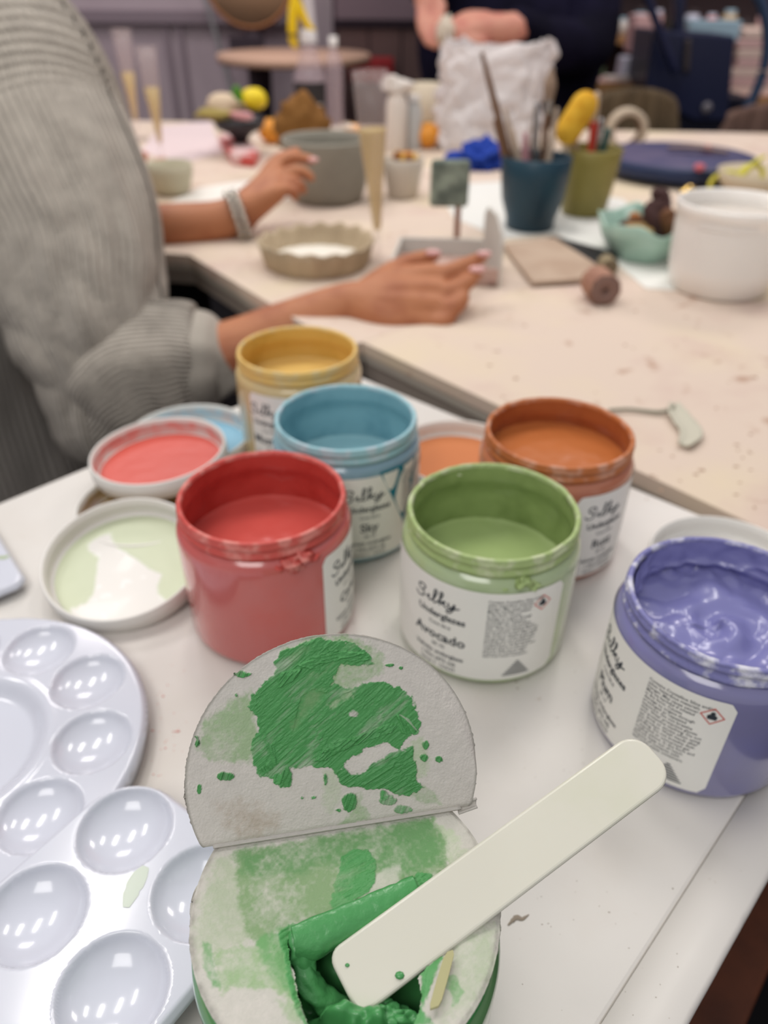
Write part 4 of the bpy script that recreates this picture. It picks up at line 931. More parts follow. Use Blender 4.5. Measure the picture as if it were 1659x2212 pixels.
# grey clay pot
GREYCLAY = mat('grey_clay', (148, 144, 132), .65, .3, var=[((132, 128, 118), 8, .45, .65)], bump=.5, bscale=60)
p = at(705, 446); s = sc(p); Hp = zat(705, 322, p[1]-50); R_ = 62
top_lathe('clay_pot', 'wide grey clay pot behind the far hand', 'pot', p+np.array([0, 45, 0]), [('pot_body', [(0.01, 0), (50, 0), (55, 3), (61, 20), (67, 50), (71, Hp-4), (71, Hp), (69, Hp+1.5), (66.5, Hp), (64, Hp-12), (59, 25), (50, 8), (0.01, 7)], GREYCLAY, {'wob': lambda a, j, r, z: (r*(1+.012*mn.noise(Vector((math.cos(a)*2, math.sin(a)*2, z*.02)))), z)})])
# small cup with snacks
p = at(870, 434)+np.array([0, 28, 0]); Hc = zat(870, 350, p[1]-34)
CUPM = mat('pale_glaze', (196, 186, 172), .45, .4)
t = top_lathe('small_cup', 'small pale cup filled with orange snacks, behind the tall flute', 'cup', p, [('cup_body', [(0.01, 0), (22, 0), (25, 3), (32, Hc*.7), (35, Hc), (33, Hc+1), (31, Hc-2), (24, 8), (0.01, 7)], CUPM, {})])
SN = [mat('snack_orange', (214, 150, 70), .6, .3), mat('snack_brown', (140, 84, 44), .6, .3), mat('snack_yellow', (228, 188, 96), .6, .3)]
rnd = random.Random(4)
for k in range(16):
    a, r_ = rnd.uniform(0, 6.28), rnd.uniform(0, 22)
    o = mesh('snack', *ball(p+np.array([r_*math.cos(a), r_*math.sin(a), Hc+rnd.uniform(-4, 6)]), rnd.uniform(6, 9), 10, 7, (1, .8, .7), bump=.4, seed=k), SN[k % 3], None, True, world=True)
    tag(o, 'orange and brown crisp heaped in the small pale cup', 'snack', 'snacks in the small pale cup')
# teal brush pot and olive cup
TEAL = mat('teal_glaze', (34, 66, 82), .38, .45, var=[((26, 52, 66), 9, .45, .6)])
OLIVE = mat('olive_glaze', (142, 130, 68), .42, .4, var=[((124, 114, 58), 9, .45, .6)])
pT = at(1150, 506)+np.array([0, 32, 0]); HT = zat(1150, 350, pT[1]-45)
top_lathe('brush_pot', 'dark teal tapered pot full of brushes', 'pot', pT, [('pot_body', [(0.01, 0), (31, 0), (34, 2), (36, HT*.18), (44, HT*.42), (48, HT*.75), (49, HT), (47.5, HT+1), (46, HT-1), (43, HT*.5), (33, 10), (0.01, 9)], TEAL, {})])
pO = at(1268, 474)+np.array([0, 32, 0]); HO = zat(1268, 330, pO[1]-42)
top_lathe('tool_cup', 'olive green cup holding a yellow sponge roller', 'cup', pO, [('cup_body', [(0.01, 0), (30, 0), (33, 3), (37, HO*.3), (43, HO*.8), (45, HO), (43.5, HO+1), (42, HO-1), (36, HO*.3), (29, 9), (0.01, 8)], OLIVE, {})])
WOODH = mat('brush_handle_brown', (118, 88, 66), .45, .4); PALEH = mat('brush_handle_pale', (196, 176, 156), .5, .35); BR = mat('bristle', (150, 128, 110), .9, .2)
STEEL = mat('steel', (170, 168, 166), .25, .5, metal=1)
def brush(base, tip, r, m_, label, name='paint_brush', head=None, grp='brushes and tools standing in the teal pot'):
    t = empty(name, base, label, 'brush', grp); d = tip-base; L_ = np.linalg.norm(d); d /= L_
    if head:                                   # bristles up
        mesh('handle', *tube([base, base+d*L_*.72], [r*.7, r], n=10), m_, t, True, world=True)
        mesh('ferrule', *tube([base+d*L_*.72, base+d*L_*.82], [r*1.1, r*1.3], n=10), STEEL, t, True, world=True)
        mesh('bristles', *tube([base+d*L_*.81, base+d*L_*.9, tip], [r*1.3, r*1.7, r*.5], n=12), BR, t, True, world=True)
    else:
        mesh('handle', *tube([base, base+d*L_*.6, tip], [r*.7, r, r*.55], n=10), m_, t, True, world=True)
def inpot(pc, dx, dy): return pc+np.array([dx, dy, 14])
brush(inpot(pT, -8, 6), aty(1042, 118, pT[1]+20), 5.2, WOODH, 'long brown wooden brush handle leaning left out of the teal pot')
brush(inpot(pT, 2, 10), aty(1092, 240, pT[1]+18), 5, PALEH, 'pale brush handle in the teal pot, just right of the long brown one')
brush(inpot(pT, 0, -4), aty(1108, 285, pT[1]-6), 5, PALEH, 'short pale brush handle at the left front of the teal pot')
brush(inpot(pT, -12, 0), aty(1068, 262, pT[1]), 4.5, WOODH, 'brown brush handle at the left rim of the teal pot')
brush(inpot(pT, 12, 12), aty(1192, 148, pT[1]+22), 5, WOODH, 'dark brush with bristles up, leaning right out of the teal pot', head=True)
brush(inpot(pT, 14, 4), aty(1203, 236, pT[1]+14), 4.5, PALEH, 'pale tool leaning right out of the teal pot under the sponge')
brush(inpot(pT, 4, 8), aty(1160, 225, pT[1]+10), 6, STEEL, 'shiny metal tool upright in the middle of the teal pot')
brush(inpot(pT, -4, 14), aty(1135, 292, pT[1]+16), 6.5, mat('pink_handle', (190, 140, 146), .5, .35), 'short dull pink handle inside the teal pot')
# sponge roller
SPG = mat('yellow_sponge', (226, 178, 60), .9, .2, var=[((206, 150, 40), 60, .45, .7)], bump=1.0, bscale=260)
b0 = aty(1228, 282, pO[1]-20); b1 = aty(1262, 228, pO[1]-16)
t = empty('sponge_roller', inpot(pO, -4, -2), 'yellow sponge roller standing in the olive cup', 'sponge')
mesh('sponge', *tube([b0, b1], [19, 19], n=28, seg=6), SPG, t, True, world=True)
mesh('handle', *tube([inpot(pO, 0, -4), b0+(b0-b1)*.3], [4, 5], n=10), PALEH, t, True, world=True)
for (px, py, r_, m_, lb) in [(1283, 268, 6, mat('red_handle', (206, 70, 56), .4, .4), 'short red tool handle in the olive cup'), (1298, 262, 4.5, STEEL, 'thin grey metal tool in the olive cup'), (1312, 285, 6, mat('dark_teal_handle', (60, 92, 88), .4, .4), 'dark teal tool handle at the right of the olive cup'), (1240, 232, 4, PALEH, 'pale stick behind the sponge in the olive cup'), (1290, 205, 4.5, PALEH, 'pale wooden modelling tool right of the sponge')]:
    o = mesh('modelling_tool', *tube([inpot(pO, (px-1270)*.25, 4), aty(px, py, pO[1]+8)], [r_*.8, r_], n=12), m_, None, True, world=True); tag(o, lb, 'tool', 'tools in the olive cup')
# pottery turntable
pB = at(1480, 392)+np.array([0, 60, 0]); NVB = mat('blue_painted_metal', (34, 48, 82), .4, .4, var=[((28, 38, 66), 6, .45, .6)]); TTOP = mat('blue_wheel_head_clayey', (86, 80, 108), .6, .3, var=[((60, 62, 98), 12, .4, .65), ((140, 118, 130), 60, .66, .74)])
hh = zat(1480, 345, pB[1])+9
t = empty('turntable', pB, 'round navy blue banding wheel behind the olive cup', 'turntable')
mesh('foot', *lathe([(0.01, 0), (95, 0), (100, 3), (96, 7), (36, 12), (30, hh-26), (0.01, hh-26)], 64), BLACKISH, t)
mesh('wheel_rim', *lathe([(0.01, hh-26), (130, hh-26), (139, hh-22), (141, hh-4), (138, hh-1), (134, hh), (0.01, hh-.5)], 96), NVB, t)
mesh('wheel_head', *lathe([(0.01, hh+.4), (133, hh+.4), (136, hh-1)], 96), TTOP, t)
q0, q1 = aty(1447, 325, pB[1]+20), aty(1560, 352, pB[1]-10); q0[2] = hh+9; q1[2] = hh+7
o = mesh('rib_tool', *tube([q0, (q0+q1)/2+np.array([0, 0, 3]), q1], [[6, 3], [9, 4], [7, 3]], n=14), mat('grey_brown_wood', (128, 108, 100), .6, .3), None, True, world=True); tag(o, 'flat grey-brown wooden tool lying on the blue turntable', 'tool')
for k, (px, py) in enumerate([(1530, 322), (1512, 360)]):
    q = at(px, py, hh+5); o = mesh('clay_crumb', *ball(q, (10, 8)[k], 12, 8, (1.2, 1, .7), bump=.6, seed=k), mat('pink_clay', (190, 100, 110), .7, .3), None, True, world=True)
    tag(o, ('pink lump at the back of the blue turntable', 'pink lump at the front of the blue turntable')[k], 'clay')
# roll of masking tape
p = at(1360, 341)+np.array([0, 60, 0]); R_ = 42
t = empty('tape_roll', p, 'roll of cream tape standing on edge behind the blue turntable', 'tape')
v, f = lathe([(29, -14), (R_, -14), (R_, 14), (29, 14)], 48, close=True); v = np.stack([v[:, 0], v[:, 2], v[:, 1]+R_], 1)
o = mesh('tape', v, f, mat('cream_tape', (196, 180, 158), .55, .3), t)
v, f = lathe([(27, -13), (30, -13), (30, 13), (27, 13)], 48, close=True); v = np.stack([v[:, 0], v[:, 2], v[:, 1]+R_], 1); mesh('tape_core', v, f, mat('card_brown', (120, 96, 76), .8, .2), t)
# turquoise wavy bowl of dried pods
pQ = at(1405, 572)+np.array([0, 42, 0]); HQ = 46
TURQ = mat('turquoise_glaze', (172, 204, 188), .25, .5, coat=.3, var=[((156, 190, 174), 12, .45, .6)])
wv = lambda a, j, r, z: (r*(1+.06*math.sin(a*3+1)+.02*math.sin(a*7)), z+(z/HQ)**2*(4.5*math.sin(a*5)+2*math.sin(a*9)))
t = empty('snack_bowl', pQ, 'turquoise wavy-rimmed bowl of dried pods beside the white tub', 'bowl')
mesh('bowl', *lathe([(0.01, 0), (38, 0), (44, 3), (56, 22), (64, HQ), (62.5, HQ+1), (60, HQ-1), (52, 20), (40, 7), (0.01, 6)], 96, wob=wv), TURQ, t)
rnd = random.Random(9)
POD = [mat('pod_brown', (108, 72, 48), .7, .3, bump=.6, bscale=120), mat('pod_orange', (176, 112, 60), .6, .3), mat('pod_dark', (70, 46, 44), .7, .3), mat('pod_tan', (172, 144, 92), .7, .3)]
for k in range(26):
    a, r_ = rnd.uniform(0, 6.28), 42*math.sqrt(rnd.random())
    o = mesh('dried_pod', *ball(pQ+np.array([r_*math.cos(a), r_*math.sin(a), 26+rnd.uniform(0, 12)]), rnd.uniform(7, 12), 10, 8, (1.3, .8, .8), bump=.6, seed=k+3), POD[k % 4], None, True, world=True)
    tag(o, 'small brown dried pod heaped in the turquoise bowl', 'dried pod', 'dried pods in the turquoise bowl')
v, f = tube([aty(1418, 500, pQ[1]-10), aty(1420, 460, pQ[1]-5), aty(1428, 430, pQ[1]), aty(1420, 418, pQ[1])], [15, 17, 12, 8], n=20, seg=24, mod=lambda a, s: 1+.3*mn.noise(Vector((math.cos(a)*2, math.sin(a)*2, s*6))))
o = mesh('seed_pod', v, f, POD[2], None, True, world=True); tag(o, 'large dark upright dried pod standing in the turquoise bowl', 'dried pod')
v, f = tube([aty(1440, 470, pQ[1]-18), aty(1462, 500, pQ[1]-22)], [12, 14], n=16, seg=10, mod=lambda a, s: 1+.3*mn.noise(Vector((math.cos(a)*2, math.sin(a)*2, s*6))))
o = mesh('seed_pod', v, f, POD[0], None, True, world=True); tag(o, 'brown knobbly dried pod leaning at the right of the turquoise bowl', 'dried pod')
# white plastic tub
pW = at(1580, 652)+np.array([0, 50, 0]); HW = zat(1580, 462, pW[1]-58)
MILK = mat('milky_plastic', (244, 240, 234), .3, .4, sss=.35, ssc=(1, .9, .85), coat=.1)
t = empty('plastic_tub', pW, 'large milky white plastic tub at the right edge of the table', 'tub')
mesh('tub_body', *lathe([(0.01, 0), (50, 0), (55, 3), (60, 30), (62.5, HW*.75), (63, HW-12), (64.5, HW-10), (64.5, HW-2), (63.5, HW), (61.5, HW-1), (60.5, HW-14), (58, 30), (0.01, 12)], 96), MILK, t)
mesh('water', *disc(60.3, HW-17, 64), mat('cloudy_water', (214, 206, 196), .15, .5), t)
fw = math.atan2(-pW[1], -pW[0])+math.pi/2
v, f = label_shape(math.radians(-32)*63, math.radians(26)*63, HW-20, HW-13, 3); mesh('grip_notch', bend(v, 63.6, fw, 0), f, mat('notch_plastic', (238, 234, 228), .3, .4), t)
# textured clay rollers
CR = mat('carved_roller', (176, 134, 112), .7, .3, var=[((150, 108, 92), 60, .4, .65)]); CRE = mat('roller_end', (132, 104, 94), .7, .3)
def roller(a, b, r, label, mm1=CR, mm2=CRE):
    t = empty('texture_roller', (a+b)/2-np.array([0, 0, r]), label, 'roller', 'small textured clay rollers')
    d = (b-a)/np.linalg.norm(b-a); x = np.cross(d, (0, 0, 1)); x /= np.linalg.norm(x); y = np.cross(x, d); L_ = np.linalg.norm(b-a)
    nn, ms = 72, 40; v = []; f = []
    for j in range(ms+1):
        for i in range(nn):
            q = 2*math.pi*i/nn; rr = r+(.9 if ((i//4+j//4) % 2) else 0)+.3*mn.noise(Vector((i*.7, j*.7, 0)))
            v.append(a+d*(L_*j/ms)+(x*math.cos(q)+y*math.sin(q))*rr)
    for j in range(ms):
        for i in range(nn): f.append((j*nn+i, j*nn+(i+1) % nn, (j+1)*nn+(i+1) % nn, (j+1)*nn+i))
    mesh('carved_face', v, f, mm1, t, True, world=True)
    for e, s_ in ((a, -1), (b, 1)):
        v = []; f = []
        for k, (rr, off) in enumerate([(r*.98, 0), (r*.9, 1.2), (r*.2, 1.2), (r*.19, -6), (.01, -6)]):
            for i in range(48): q = 2*math.pi*i/48; v.append(e+d*s_*off+(x*math.cos(q)+y*math.sin(q))*rr)
        for k in range(4):
            for i in range(48): f.append((k*48+i, k*48+(i+1) % 48, (k+1)*48+(i+1) % 48, (k+1)*48+i))
        mesh('end_face', v, f, mm2, t, True, world=True)
e1 = at(1308, 628, 17); e0 = at(1272, 592, 17.0)
d_ = (e1-e0)/np.linalg.norm(e1-e0); roller(e1-d_*34, e1, 16.8, 'brown carved clay roller with a hole in its end, on the beige table')
e1 = at(1318, 578, 9); e0 = at(1298, 556, 9); d_ = (e1-e0)/np.linalg.norm(e1-e0)
roller(e1-d_*22, e1, 9.5, 'smaller pale olive roller just behind the brown carved one', mat('olive_roller', (150, 136, 108), .7, .3), mat('olive_roller_end', (120, 106, 84), .7, .3))
# slab of rolled clay, black tray, plastic sheet, papers
def flat(name, label, cat, pix, z0, z1, m_, grp=None, bv=.6):
    poly = [at(x, y, z1)[:2] for x, y in pix]; o = mesh(name, *prism(poly, z0, z1), m_, None, False, world=True); bevel(o, bv)
    return tag(o, label, cat, grp)
SLAB = mat('rolled_clay', (186, 164, 144), .75, .25, var=[((176, 152, 132), 14, .45, .6)])
flat('clay_sheet', 'flat beige rolled clay sheet lying in front of the black tray', 'clay sheet', [(1087, 526), (1196, 512), (1292, 572), (1252, 602), (1150, 608)], 3.0, 7.5, SLAB)
flat('black_tray', 'thin black board under the edge of the clay sheet', 'board', [(1140, 532), (1192, 508), (1334, 546), (1330, 566), (1296, 580)], 1.8, 5, mat('black_board', (36, 38, 42), .5, .4))
SHEET = mat('white_sheet', (232, 232, 226), .5, .3)
flat('plastic_sheet', 'white sheet spread under the pots and the turquoise bowl', 'sheet', [(940, 400), (1080, 392), (1345, 430), (1500, 560), (1490, 628), (1395, 622), (1335, 572), (1200, 505), (1085, 515), (980, 470)], .1, 1.2, SHEET, bv=.2)
flat('paper_sheet', 'white paper left of the grey pot under the far forearm', 'paper', [(350, 445), (430, 405), (600, 380), (640, 420), (520, 470), (400, 480)], .1, 1.2, mat('white_paper', (236, 232, 224), .6, .2), bv=.2)
flat('paper_sheet', 'pinkish white paper lying by the flutes near the wall', 'paper', [(300, 330), (345, 272), (455, 262), (480, 330), (400, 350)], .1, 1.2, mat('pinkish_paper', (226, 208, 208), .6, .2), bv=.2)
# pale bowl under the other hand
p = at(365, 428)+np.array([0, 30, 0]); top_lathe('pale_bowl', 'small pale clay bowl beside the hand beyond the grey sweater', 'bowl', p, [('bowl_body', [(0.01, 0), (22, 0), (30, 8), (37, 34), (38, 48), (36, 48), (34, 34), (26, 10), (0.01, 7)], mat('pale_olive_clay', (190, 184, 160), .6, .3), {})])
# fluted dish
pF = at(676, 604)+np.array([0, 62, 0]); FD = mat('raw_fluted_clay', (190, 172, 144), .75, .25, var=[((170, 152, 126), 20, .42, .65)], bump=.5, bscale=90)
t = empty('fluted_dish', pF, 'round beige fluted clay dish with white inside', 'dish')
fl = lambda a, j, r, z: (r*(1+.022*math.cos(a*16)*(1 if z > 1 else .3)), z+(1.8*math.cos(a*16)+1.5*math.sin(a*2) if z > 22 else 0))
mesh('dish_wall', *lathe([(58, 0), (62, 0), (65, 3), (70, 22), (73, 30), (71, 31.5), (68.5, 30), (66, 22), (60, 6), (57, 4)], 192, wob=fl, close=True), FD, t)
mesh('dish_floor', *disc(61, 7, 64), mat('white_slip', (232, 226, 214), .6, .3), t)
# clear box with pinkish clay, inside it a stick with a small grey-green block
BX = [at(838, 606)[:2], at(1074, 622)[:2], at(1088, 542)[:2], at(850, 545)[:2]]
bc = sum(BX)/4; ux = (BX[1]-BX[0]); lx = np.linalg.norm(ux); ux /= lx; uy = np.array([-ux[1], ux[0]]); wy = 78
t = empty('modelling_box', (bc[0], bc[1], 1), 'grey slab-built clay box with a tall end, its inside pinkish, by the fingertips', 'box')
def bp(a, b, z): q = BX[0]+ux*a+uy*b; return (q[0], q[1], z)
GCL = mat('grey_slab_clay', (208, 205, 197), .6, .3, bump=.4, bscale=80); PK = mat('pinkish_clay', (196, 166, 154), .8, .2, bump=1.2, bscale=120, var=[((120, 92, 84), 50, .5, .7)])
def slabp(nm, pts, th, ax, m_):
    a = [np.array(bp(*q)) for q in pts]; off = np.array([ax[0], ax[1], 0])*th; n_ = len(a)
    v = a+[q+off for q in a]; f = [tuple(range(n_)), tuple(range(2*n_-1, n_-1, -1))]+[(i, n_+i, n_+(i+1) % n_, (i+1) % n_) for i in range(n_)]
    o = mesh(nm, v, f, m_, t, False, world=True); bevel(o, 1.5); return o
slabp('front_wall', [(0, 0, 1), (lx, 0, 1), (lx, 0, 22), (0, 0, 18)], 4, uy, PK)
slabp('back_wall', [(0, wy, 1), (lx, wy, 1), (lx, wy, 34), (0, wy, 30)], 4, uy, GCL)
slabp('end_wall', [(lx, 0, 1), (lx-26, wy-2, 1), (lx-26, wy-2, 66), (lx-22, wy*.8, 76), (lx-10, wy*.35, 76), (lx-2, 6, 62), (lx, 0, 50)], 4, ux, GCL)
slabp('end_wall', [(0, 0, 1), (0, wy, 1), (0, wy, 30), (0, 0, 18)], 4, ux, GCL)
slabp('floor_fill', [(3, 3, 1), (lx-2, 3, 1), (lx-2, wy-1, 1), (3, wy-1, 1)], .01, ux, PK)
v, f = prism([bp(3, 4, 0)[:2], bp(lx-1, 4, 0)[:2], bp(lx-1, wy-1, 0)[:2], bp(3, wy-1, 0)[:2]], 1, 12); o = mesh('clay_filling', v, f, PK, t, False, world=True)
bpy.data.objects.remove([c for c in t.children if c.name.startswith('floor_fill')][0])
qs = at(985, 545, 12); qt = aty(990, 440, qs[1])
t2 = empty('sample_tile', qs, 'grey-green square test tile on a thin brown stick, standing in the clay box', 'test tile')
mesh('stick', *tube([qs, qt], [4, 4], n=10), mat('brown_stick', (160, 116, 96), .6, .3), t2, True, world=True)
c0 = aty(970, 452, qs[1]-6); c1 = aty(930, 345, qs[1]-6); sx = sc(qs)
v, f = box(c1[0]+1, qs[1]-8, c0[2]+2, aty(1014, 400, qs[1]-6)[0], qs[1]+2, c1[2]); o = mesh('tile', v, f, mat('sage_grey_glaze', (164, 176, 158), .5, .4, var=[((98, 108, 98), 30, .4, .6)]), t2, False, world=True); bevel(o, 5, 3)
# bag, cloths and bottles further back
def crumple(name, label, cat, c, r, sq, m_, seed, n=48, amp=.35, bs=.03, group=None, fl_=0):
    v = []; f = []; nn, mm = n, n//2
    for j in range(mm+1):
        th_ = math.pi*j/mm
        for i in range(nn):
            a = 2*math.pi*i/nn; d = Vector((math.sin(th_)*math.cos(a), math.sin(th_)*math.sin(a), math.cos(th_)))
            k = 1+amp*mn.noise(d*2.2+Vector((seed, 0, 0)))+amp*.6*(abs(mn.noise(d*4.5+Vector((0, seed, 0))))-.25)+amp*.25*mn.noise(d*11+Vector((0, 0, seed)))
            # squarish in plan
            e = .55
            dd = [math.copysign(abs(q)**e, q) if q else 0 for q in d] if fl_ else d
            p_ = np.array([dd[0]*sq[0], dd[1]*sq[1], dd[2]*sq[2]])*r*k; v.append(np.array(c)+p_)
    for j in range(mm):
        for i in range(nn): f.append((j*nn+i, (j+1)*nn+i, (j+1)*nn+(i+1) % nn, j*nn+(i+1) % nn))
    v = np.array(v); v[:, 2] = np.maximum(v[:, 2], .5)
    o = mesh(name, v, f, m_, None, True, world=True); return tag(o, label, cat, group)
pG = at(1058, 332)+np.array([0, 70, 0]); zt = zat(1058, 92, pG[1])
# plastic bag: open top, pinched mid
BAG = mat('white_plastic_bag', (222, 214, 212), .35, .4, sss=.3, ssc=(1, .95, .95), bump=1.5, bscale=40)
v = []; f = []; NB = 120; MB_ = 60; 
for j in range(MB_+1):
    s_ = j/MB_; z = zt*s_
    wx = 100+12*s_+5*math.sin(s_*5); wy_ = (72-24*s_)
    for i in range(NB):
        a = 2*math.pi*i/NB; ca, sa = math.cos(a), math.sin(a)
        k = 1+.14*mn.noise(Vector((ca*2, sa*2, s_*3)))+.22*(abs(mn.noise(Vector((ca*3, sa*3, s_*5))))-.2)+.08*mn.noise(Vector((ca*9, sa*9, s_*11)))
        e = .75; X = math.copysign(abs(ca)**e, ca)*wx*k; Y = math.copysign(abs(sa)**e, sa)*wy_*k
        v.append((pG[0]+X+8*s_, pG[1]+Y, max(.5, z+(5*math.cos(a*2+.4)+16*mn.noise(Vector((ca*3, sa*3, 1))))*s_**4)))
for j in range(MB_):
    for i in range(NB): f.append((j*NB+i, j*NB+(i+1) % NB, (j+1)*NB+(i+1) % NB, (j+1)*NB+i))
f.append(tuple(range(NB-1, -1, -1)))
t = empty('plastic_bag', (pG[0], pG[1], 0), 'crinkled white plastic bag standing open in front of the navy-clothed person', 'bag')
o = mesh('bag_film', v, f, BAG, t, True, world=True); solid(o, .8)
crumple('bag_contents', None, None, (0, 0, zt*.42), 60, (1.2, .85, 1.1), BAG, 5).parent = t
[c for c in t.children if c.name == 'bag_contents'][0].location = (0, 0, .02)
for k in ('label', 'category'):
    c_ = [c for c in t.children if c.name == 'bag_contents'][0]
    if k in c_: del c_[k]
p = at(1035, 372)+np.array([0, 40, 0])
crumple('blue_cloth', 'crumpled bright blue cloth left of the teal brush pot', 'cloth', (p[0], p[1], 14), 44, (1.15, .8, .72), mat('royal_blue_cloth', (28, 62, 158), .75, .3, bump=1.5, bscale=80), 11, n=64, amp=.6)
# black footed bowl with bread, lemon, lime leaf
pK = at(520, 338)+np.array([0, 20, 0]); HK = zat(520, 258, pK[1]-20); BLK = mat('black_glaze', (44, 42, 46), .35, .45)
t = top_lathe('footed_bowl', 'black footed bowl holding bread and a lemon', 'bowl', pK, [('bowl_body', [(0.01, 0), (26, 0), (27, 3), (12, 10), (10, 22), (24, 40), (46, HK*.72), (54, HK), (52, HK), (44, HK*.74), (0.01, 40)], BLK, {})])
def blob(name, label, cat, px, py, Y, r, sq, m_, seed=0, bump=.15, grp=None):
    o = mesh(name, *ball(aty(px, py, Y), r, 20, 14, sq, bump=bump, seed=seed, bs=.06), m_, None, True, world=True); return tag(o, label, cat, grp)
blob('bread_piece', 'pale piece of bread in the black footed bowl', 'bread', 488, 228, pK[1], 36, (1.1, .8, .6), mat('bread', (206, 186, 160), .8, .2), 2, .3)
blob('bread_piece', 'flat olive-coloured crust at the left rim of the black bowl', 'bread', 470, 246, pK[1]-20, 34, (1.35, .8, .3), mat('olive_crust', (160, 144, 84), .8, .2), 3, .3)
blob('lemon', 'bright yellow half lemon in the black footed bowl', 'lemon', 547, 214, pK[1]+4, 26, (1.05, .9, .8), mat('lemon_yellow', (234, 208, 40), .5, .4), 4, .08)
blob('green_leaf', 'green leaf stuck between the bread and the lemon', 'leaf', 513, 210, pK[1]-12, 18, (.55, .3, 1.2), mat('leaf_green', (74, 130, 34), .5, .4), 5, .2)
blob('ham_slice', 'pink slice of ham folded over the rim of the black bowl', 'ham', 520, 250, pK[1]-44, 17, (1.2, .5, .5), mat('ham_pink', (206, 150, 152), .5, .4), 5, .4)
flat('red_packet', 'small red and white packet by the foot of the black bowl', 'packet', [(470, 290), (512, 282), (560, 318), (548, 336), (498, 330)][:], .5, 22, mat('red_packet_print', (200, 84, 78), .5, .4, var=[((222, 190, 188), 14, .5, .55)]), bv=4)
# clementines, bread lump
OR_ = mat('clementine_skin', (226, 150, 52), .5, .4, bump=.3, bscale=300)
for k, (px, py, lb) in enumerate([(588, 286, 'clementine left of the brown bread lump'), (922, 296, 'clementine between the white bottle and the plastic bag')]):
    pp = at(px, py+24); t = empty('clementine', pp, lb, 'fruit'); mesh('peel', *ball((0, 0, 25), 28, 24, 16, (1, 1, .88), bump=.05), OR_, t); mesh('stem_end', *ball((0, 0, 50), 4, 8, 6, (1, 1, .4)), mat('leaf_green2', (90, 110, 50), .6, .3), t)
blob('bread_lump', 'rough brown lump of bread behind the grey pot', 'bread', 650, 272, 1500, 46, (1, .7, .9), mat('brown_bread', (132, 92, 48), .85, .2, bump=3, bscale=60), 8, .55)
p = at(760, 296); blob('foil_wrapper', 'shiny orange and silver wrapper behind the rim of the grey pot', 'wrapper', 745, 283, 1560, 26, (1.5, .8, .45), mat('foil', (206, 190, 176), .25, .6, metal=.6, var=[((222, 160, 90), 20, .5, .55)]), 9, .5)
# spray bottle
pS = at(672, 290)+np.array([0, 40, 0]); t = empty('spray_bottle', pS, 'clear spray bottle with black label and yellow trigger head', 'bottle')
HS = zat(672, 170, pS[1]); ZT = zat(672, 88, pS[1])
mesh('bottle_body', *lathe([(0.01, 0), (36, 0), (40, 4), (40, HS*.93), (37, HS+6), (28, HS+30), (17, ZT-18), (16, ZT), (0.01, ZT)], 48), CLEARG, t)
YEL = mat('trigger_yellow', (236, 200, 30), .4, .4)
fS = math.atan2(-pS[1], -pS[0])+math.pi/2
v, f = label_shape(-50, 44, HS*.12, HS*.96, 3); mesh('label', bend(v, 40.6, fS, 0), f, mat('black_print', (44, 42, 44), .45, .4), t)
a, b = text_mesh('HOME\nCLEAN', 20, bold=.6, ls=.8); mesh('lettering', bend(a, 41, fS-.05, HS*.42), b, mat('white_print', (214, 208, 206), .5, .3), t)
mesh('collar', *lathe([(19, ZT-4), (19, ZT+18), (14, ZT+22), (0.01, ZT+22)], 32), mat('collar_white', (214, 210, 210), .4, .4), t)
v, f = join([tube([(6, 0, ZT+18), (2, 0, ZT+60), (-2, 0, ZT+95)], [12, 13, 14], n=16), tube([(-2, 0, ZT+92), (-34, 0, ZT+96)], [13, 10], n=16)])
mesh('spray_head', v, f, mat('head_white', (206, 200, 204), .4, .4), t)
mesh('trigger', *tube([(-22, -8, ZT+92), (-30, -10, ZT+50), (-34, -10, ZT+8), (-30, -10, ZT-8)], [9, 11, 10, 7], n=16, seg=16), YEL, t)
mesh('trigger_shroud', *tube([(-24, -8, ZT+74), (4, -6, ZT+26), (8, -4, ZT+20)], [10, 9, 9], n=14), YEL, t)
# other bottles behind
def bottle(px, py, pyt, r, label, m_, cap=None, neck=.4):
    p_ = at(px, py)+np.array([0, r, 0]); h = zat(px, pyt, p_[1]); t = empty('bottle', p_, label, 'bottle', 'bottles at the back of the far table')
    mesh('bottle_body', *lathe([(0.01, 0), (r-1, 0), (r, 3), (r, h*.72), (r*.8, h*.8), (r*neck, h*.86), (r*neck, h*.93), (0.01, h*.93)], 40), m_, t)
    mesh('cap', *lathe([(r*neck+1.5, h*.9), (r*neck+1.5, h), (0.01, h)], 32), cap or mat('cap_white', (224, 220, 216), .4, .4), t); return t
bottle(724, 285, 78, 20, 'slim clear bottle right of the spray bottle', CLEARG)
bottle(856, 330, 178, 22, 'white plastic bottle left of the plastic bag', mat('bottle_white', (216, 206, 196), .4, .4), neck=.55)
bottle(892, 325, 205, 18, 'slim white bottle with grey side next to the plastic bag', mat('bottle_grey', (190, 190, 188), .4, .4), neck=.6)
p_ = at(918, 300)+np.array([0, 60, 0]); top_lathe('paper_cup', 'cream cup at the back, left of the plastic bag', 'cup', p_, [('cup_body', [(0.01, 0), (28, 0), (38, 105), (36, 105), (27, 3), (0.01, 3)], mat('cream_cup', (206, 194, 172), .6, .3), {})])
bl = blob('torn_wrapping', 'torn white wrapping on top of the white plastic bottle', 'wrapping', 858, 186, at(856, 330)[1]+22, 26, (1.1, .7, .6), mat('wrap_white', (222, 214, 206), .6, .3), 3, .6)
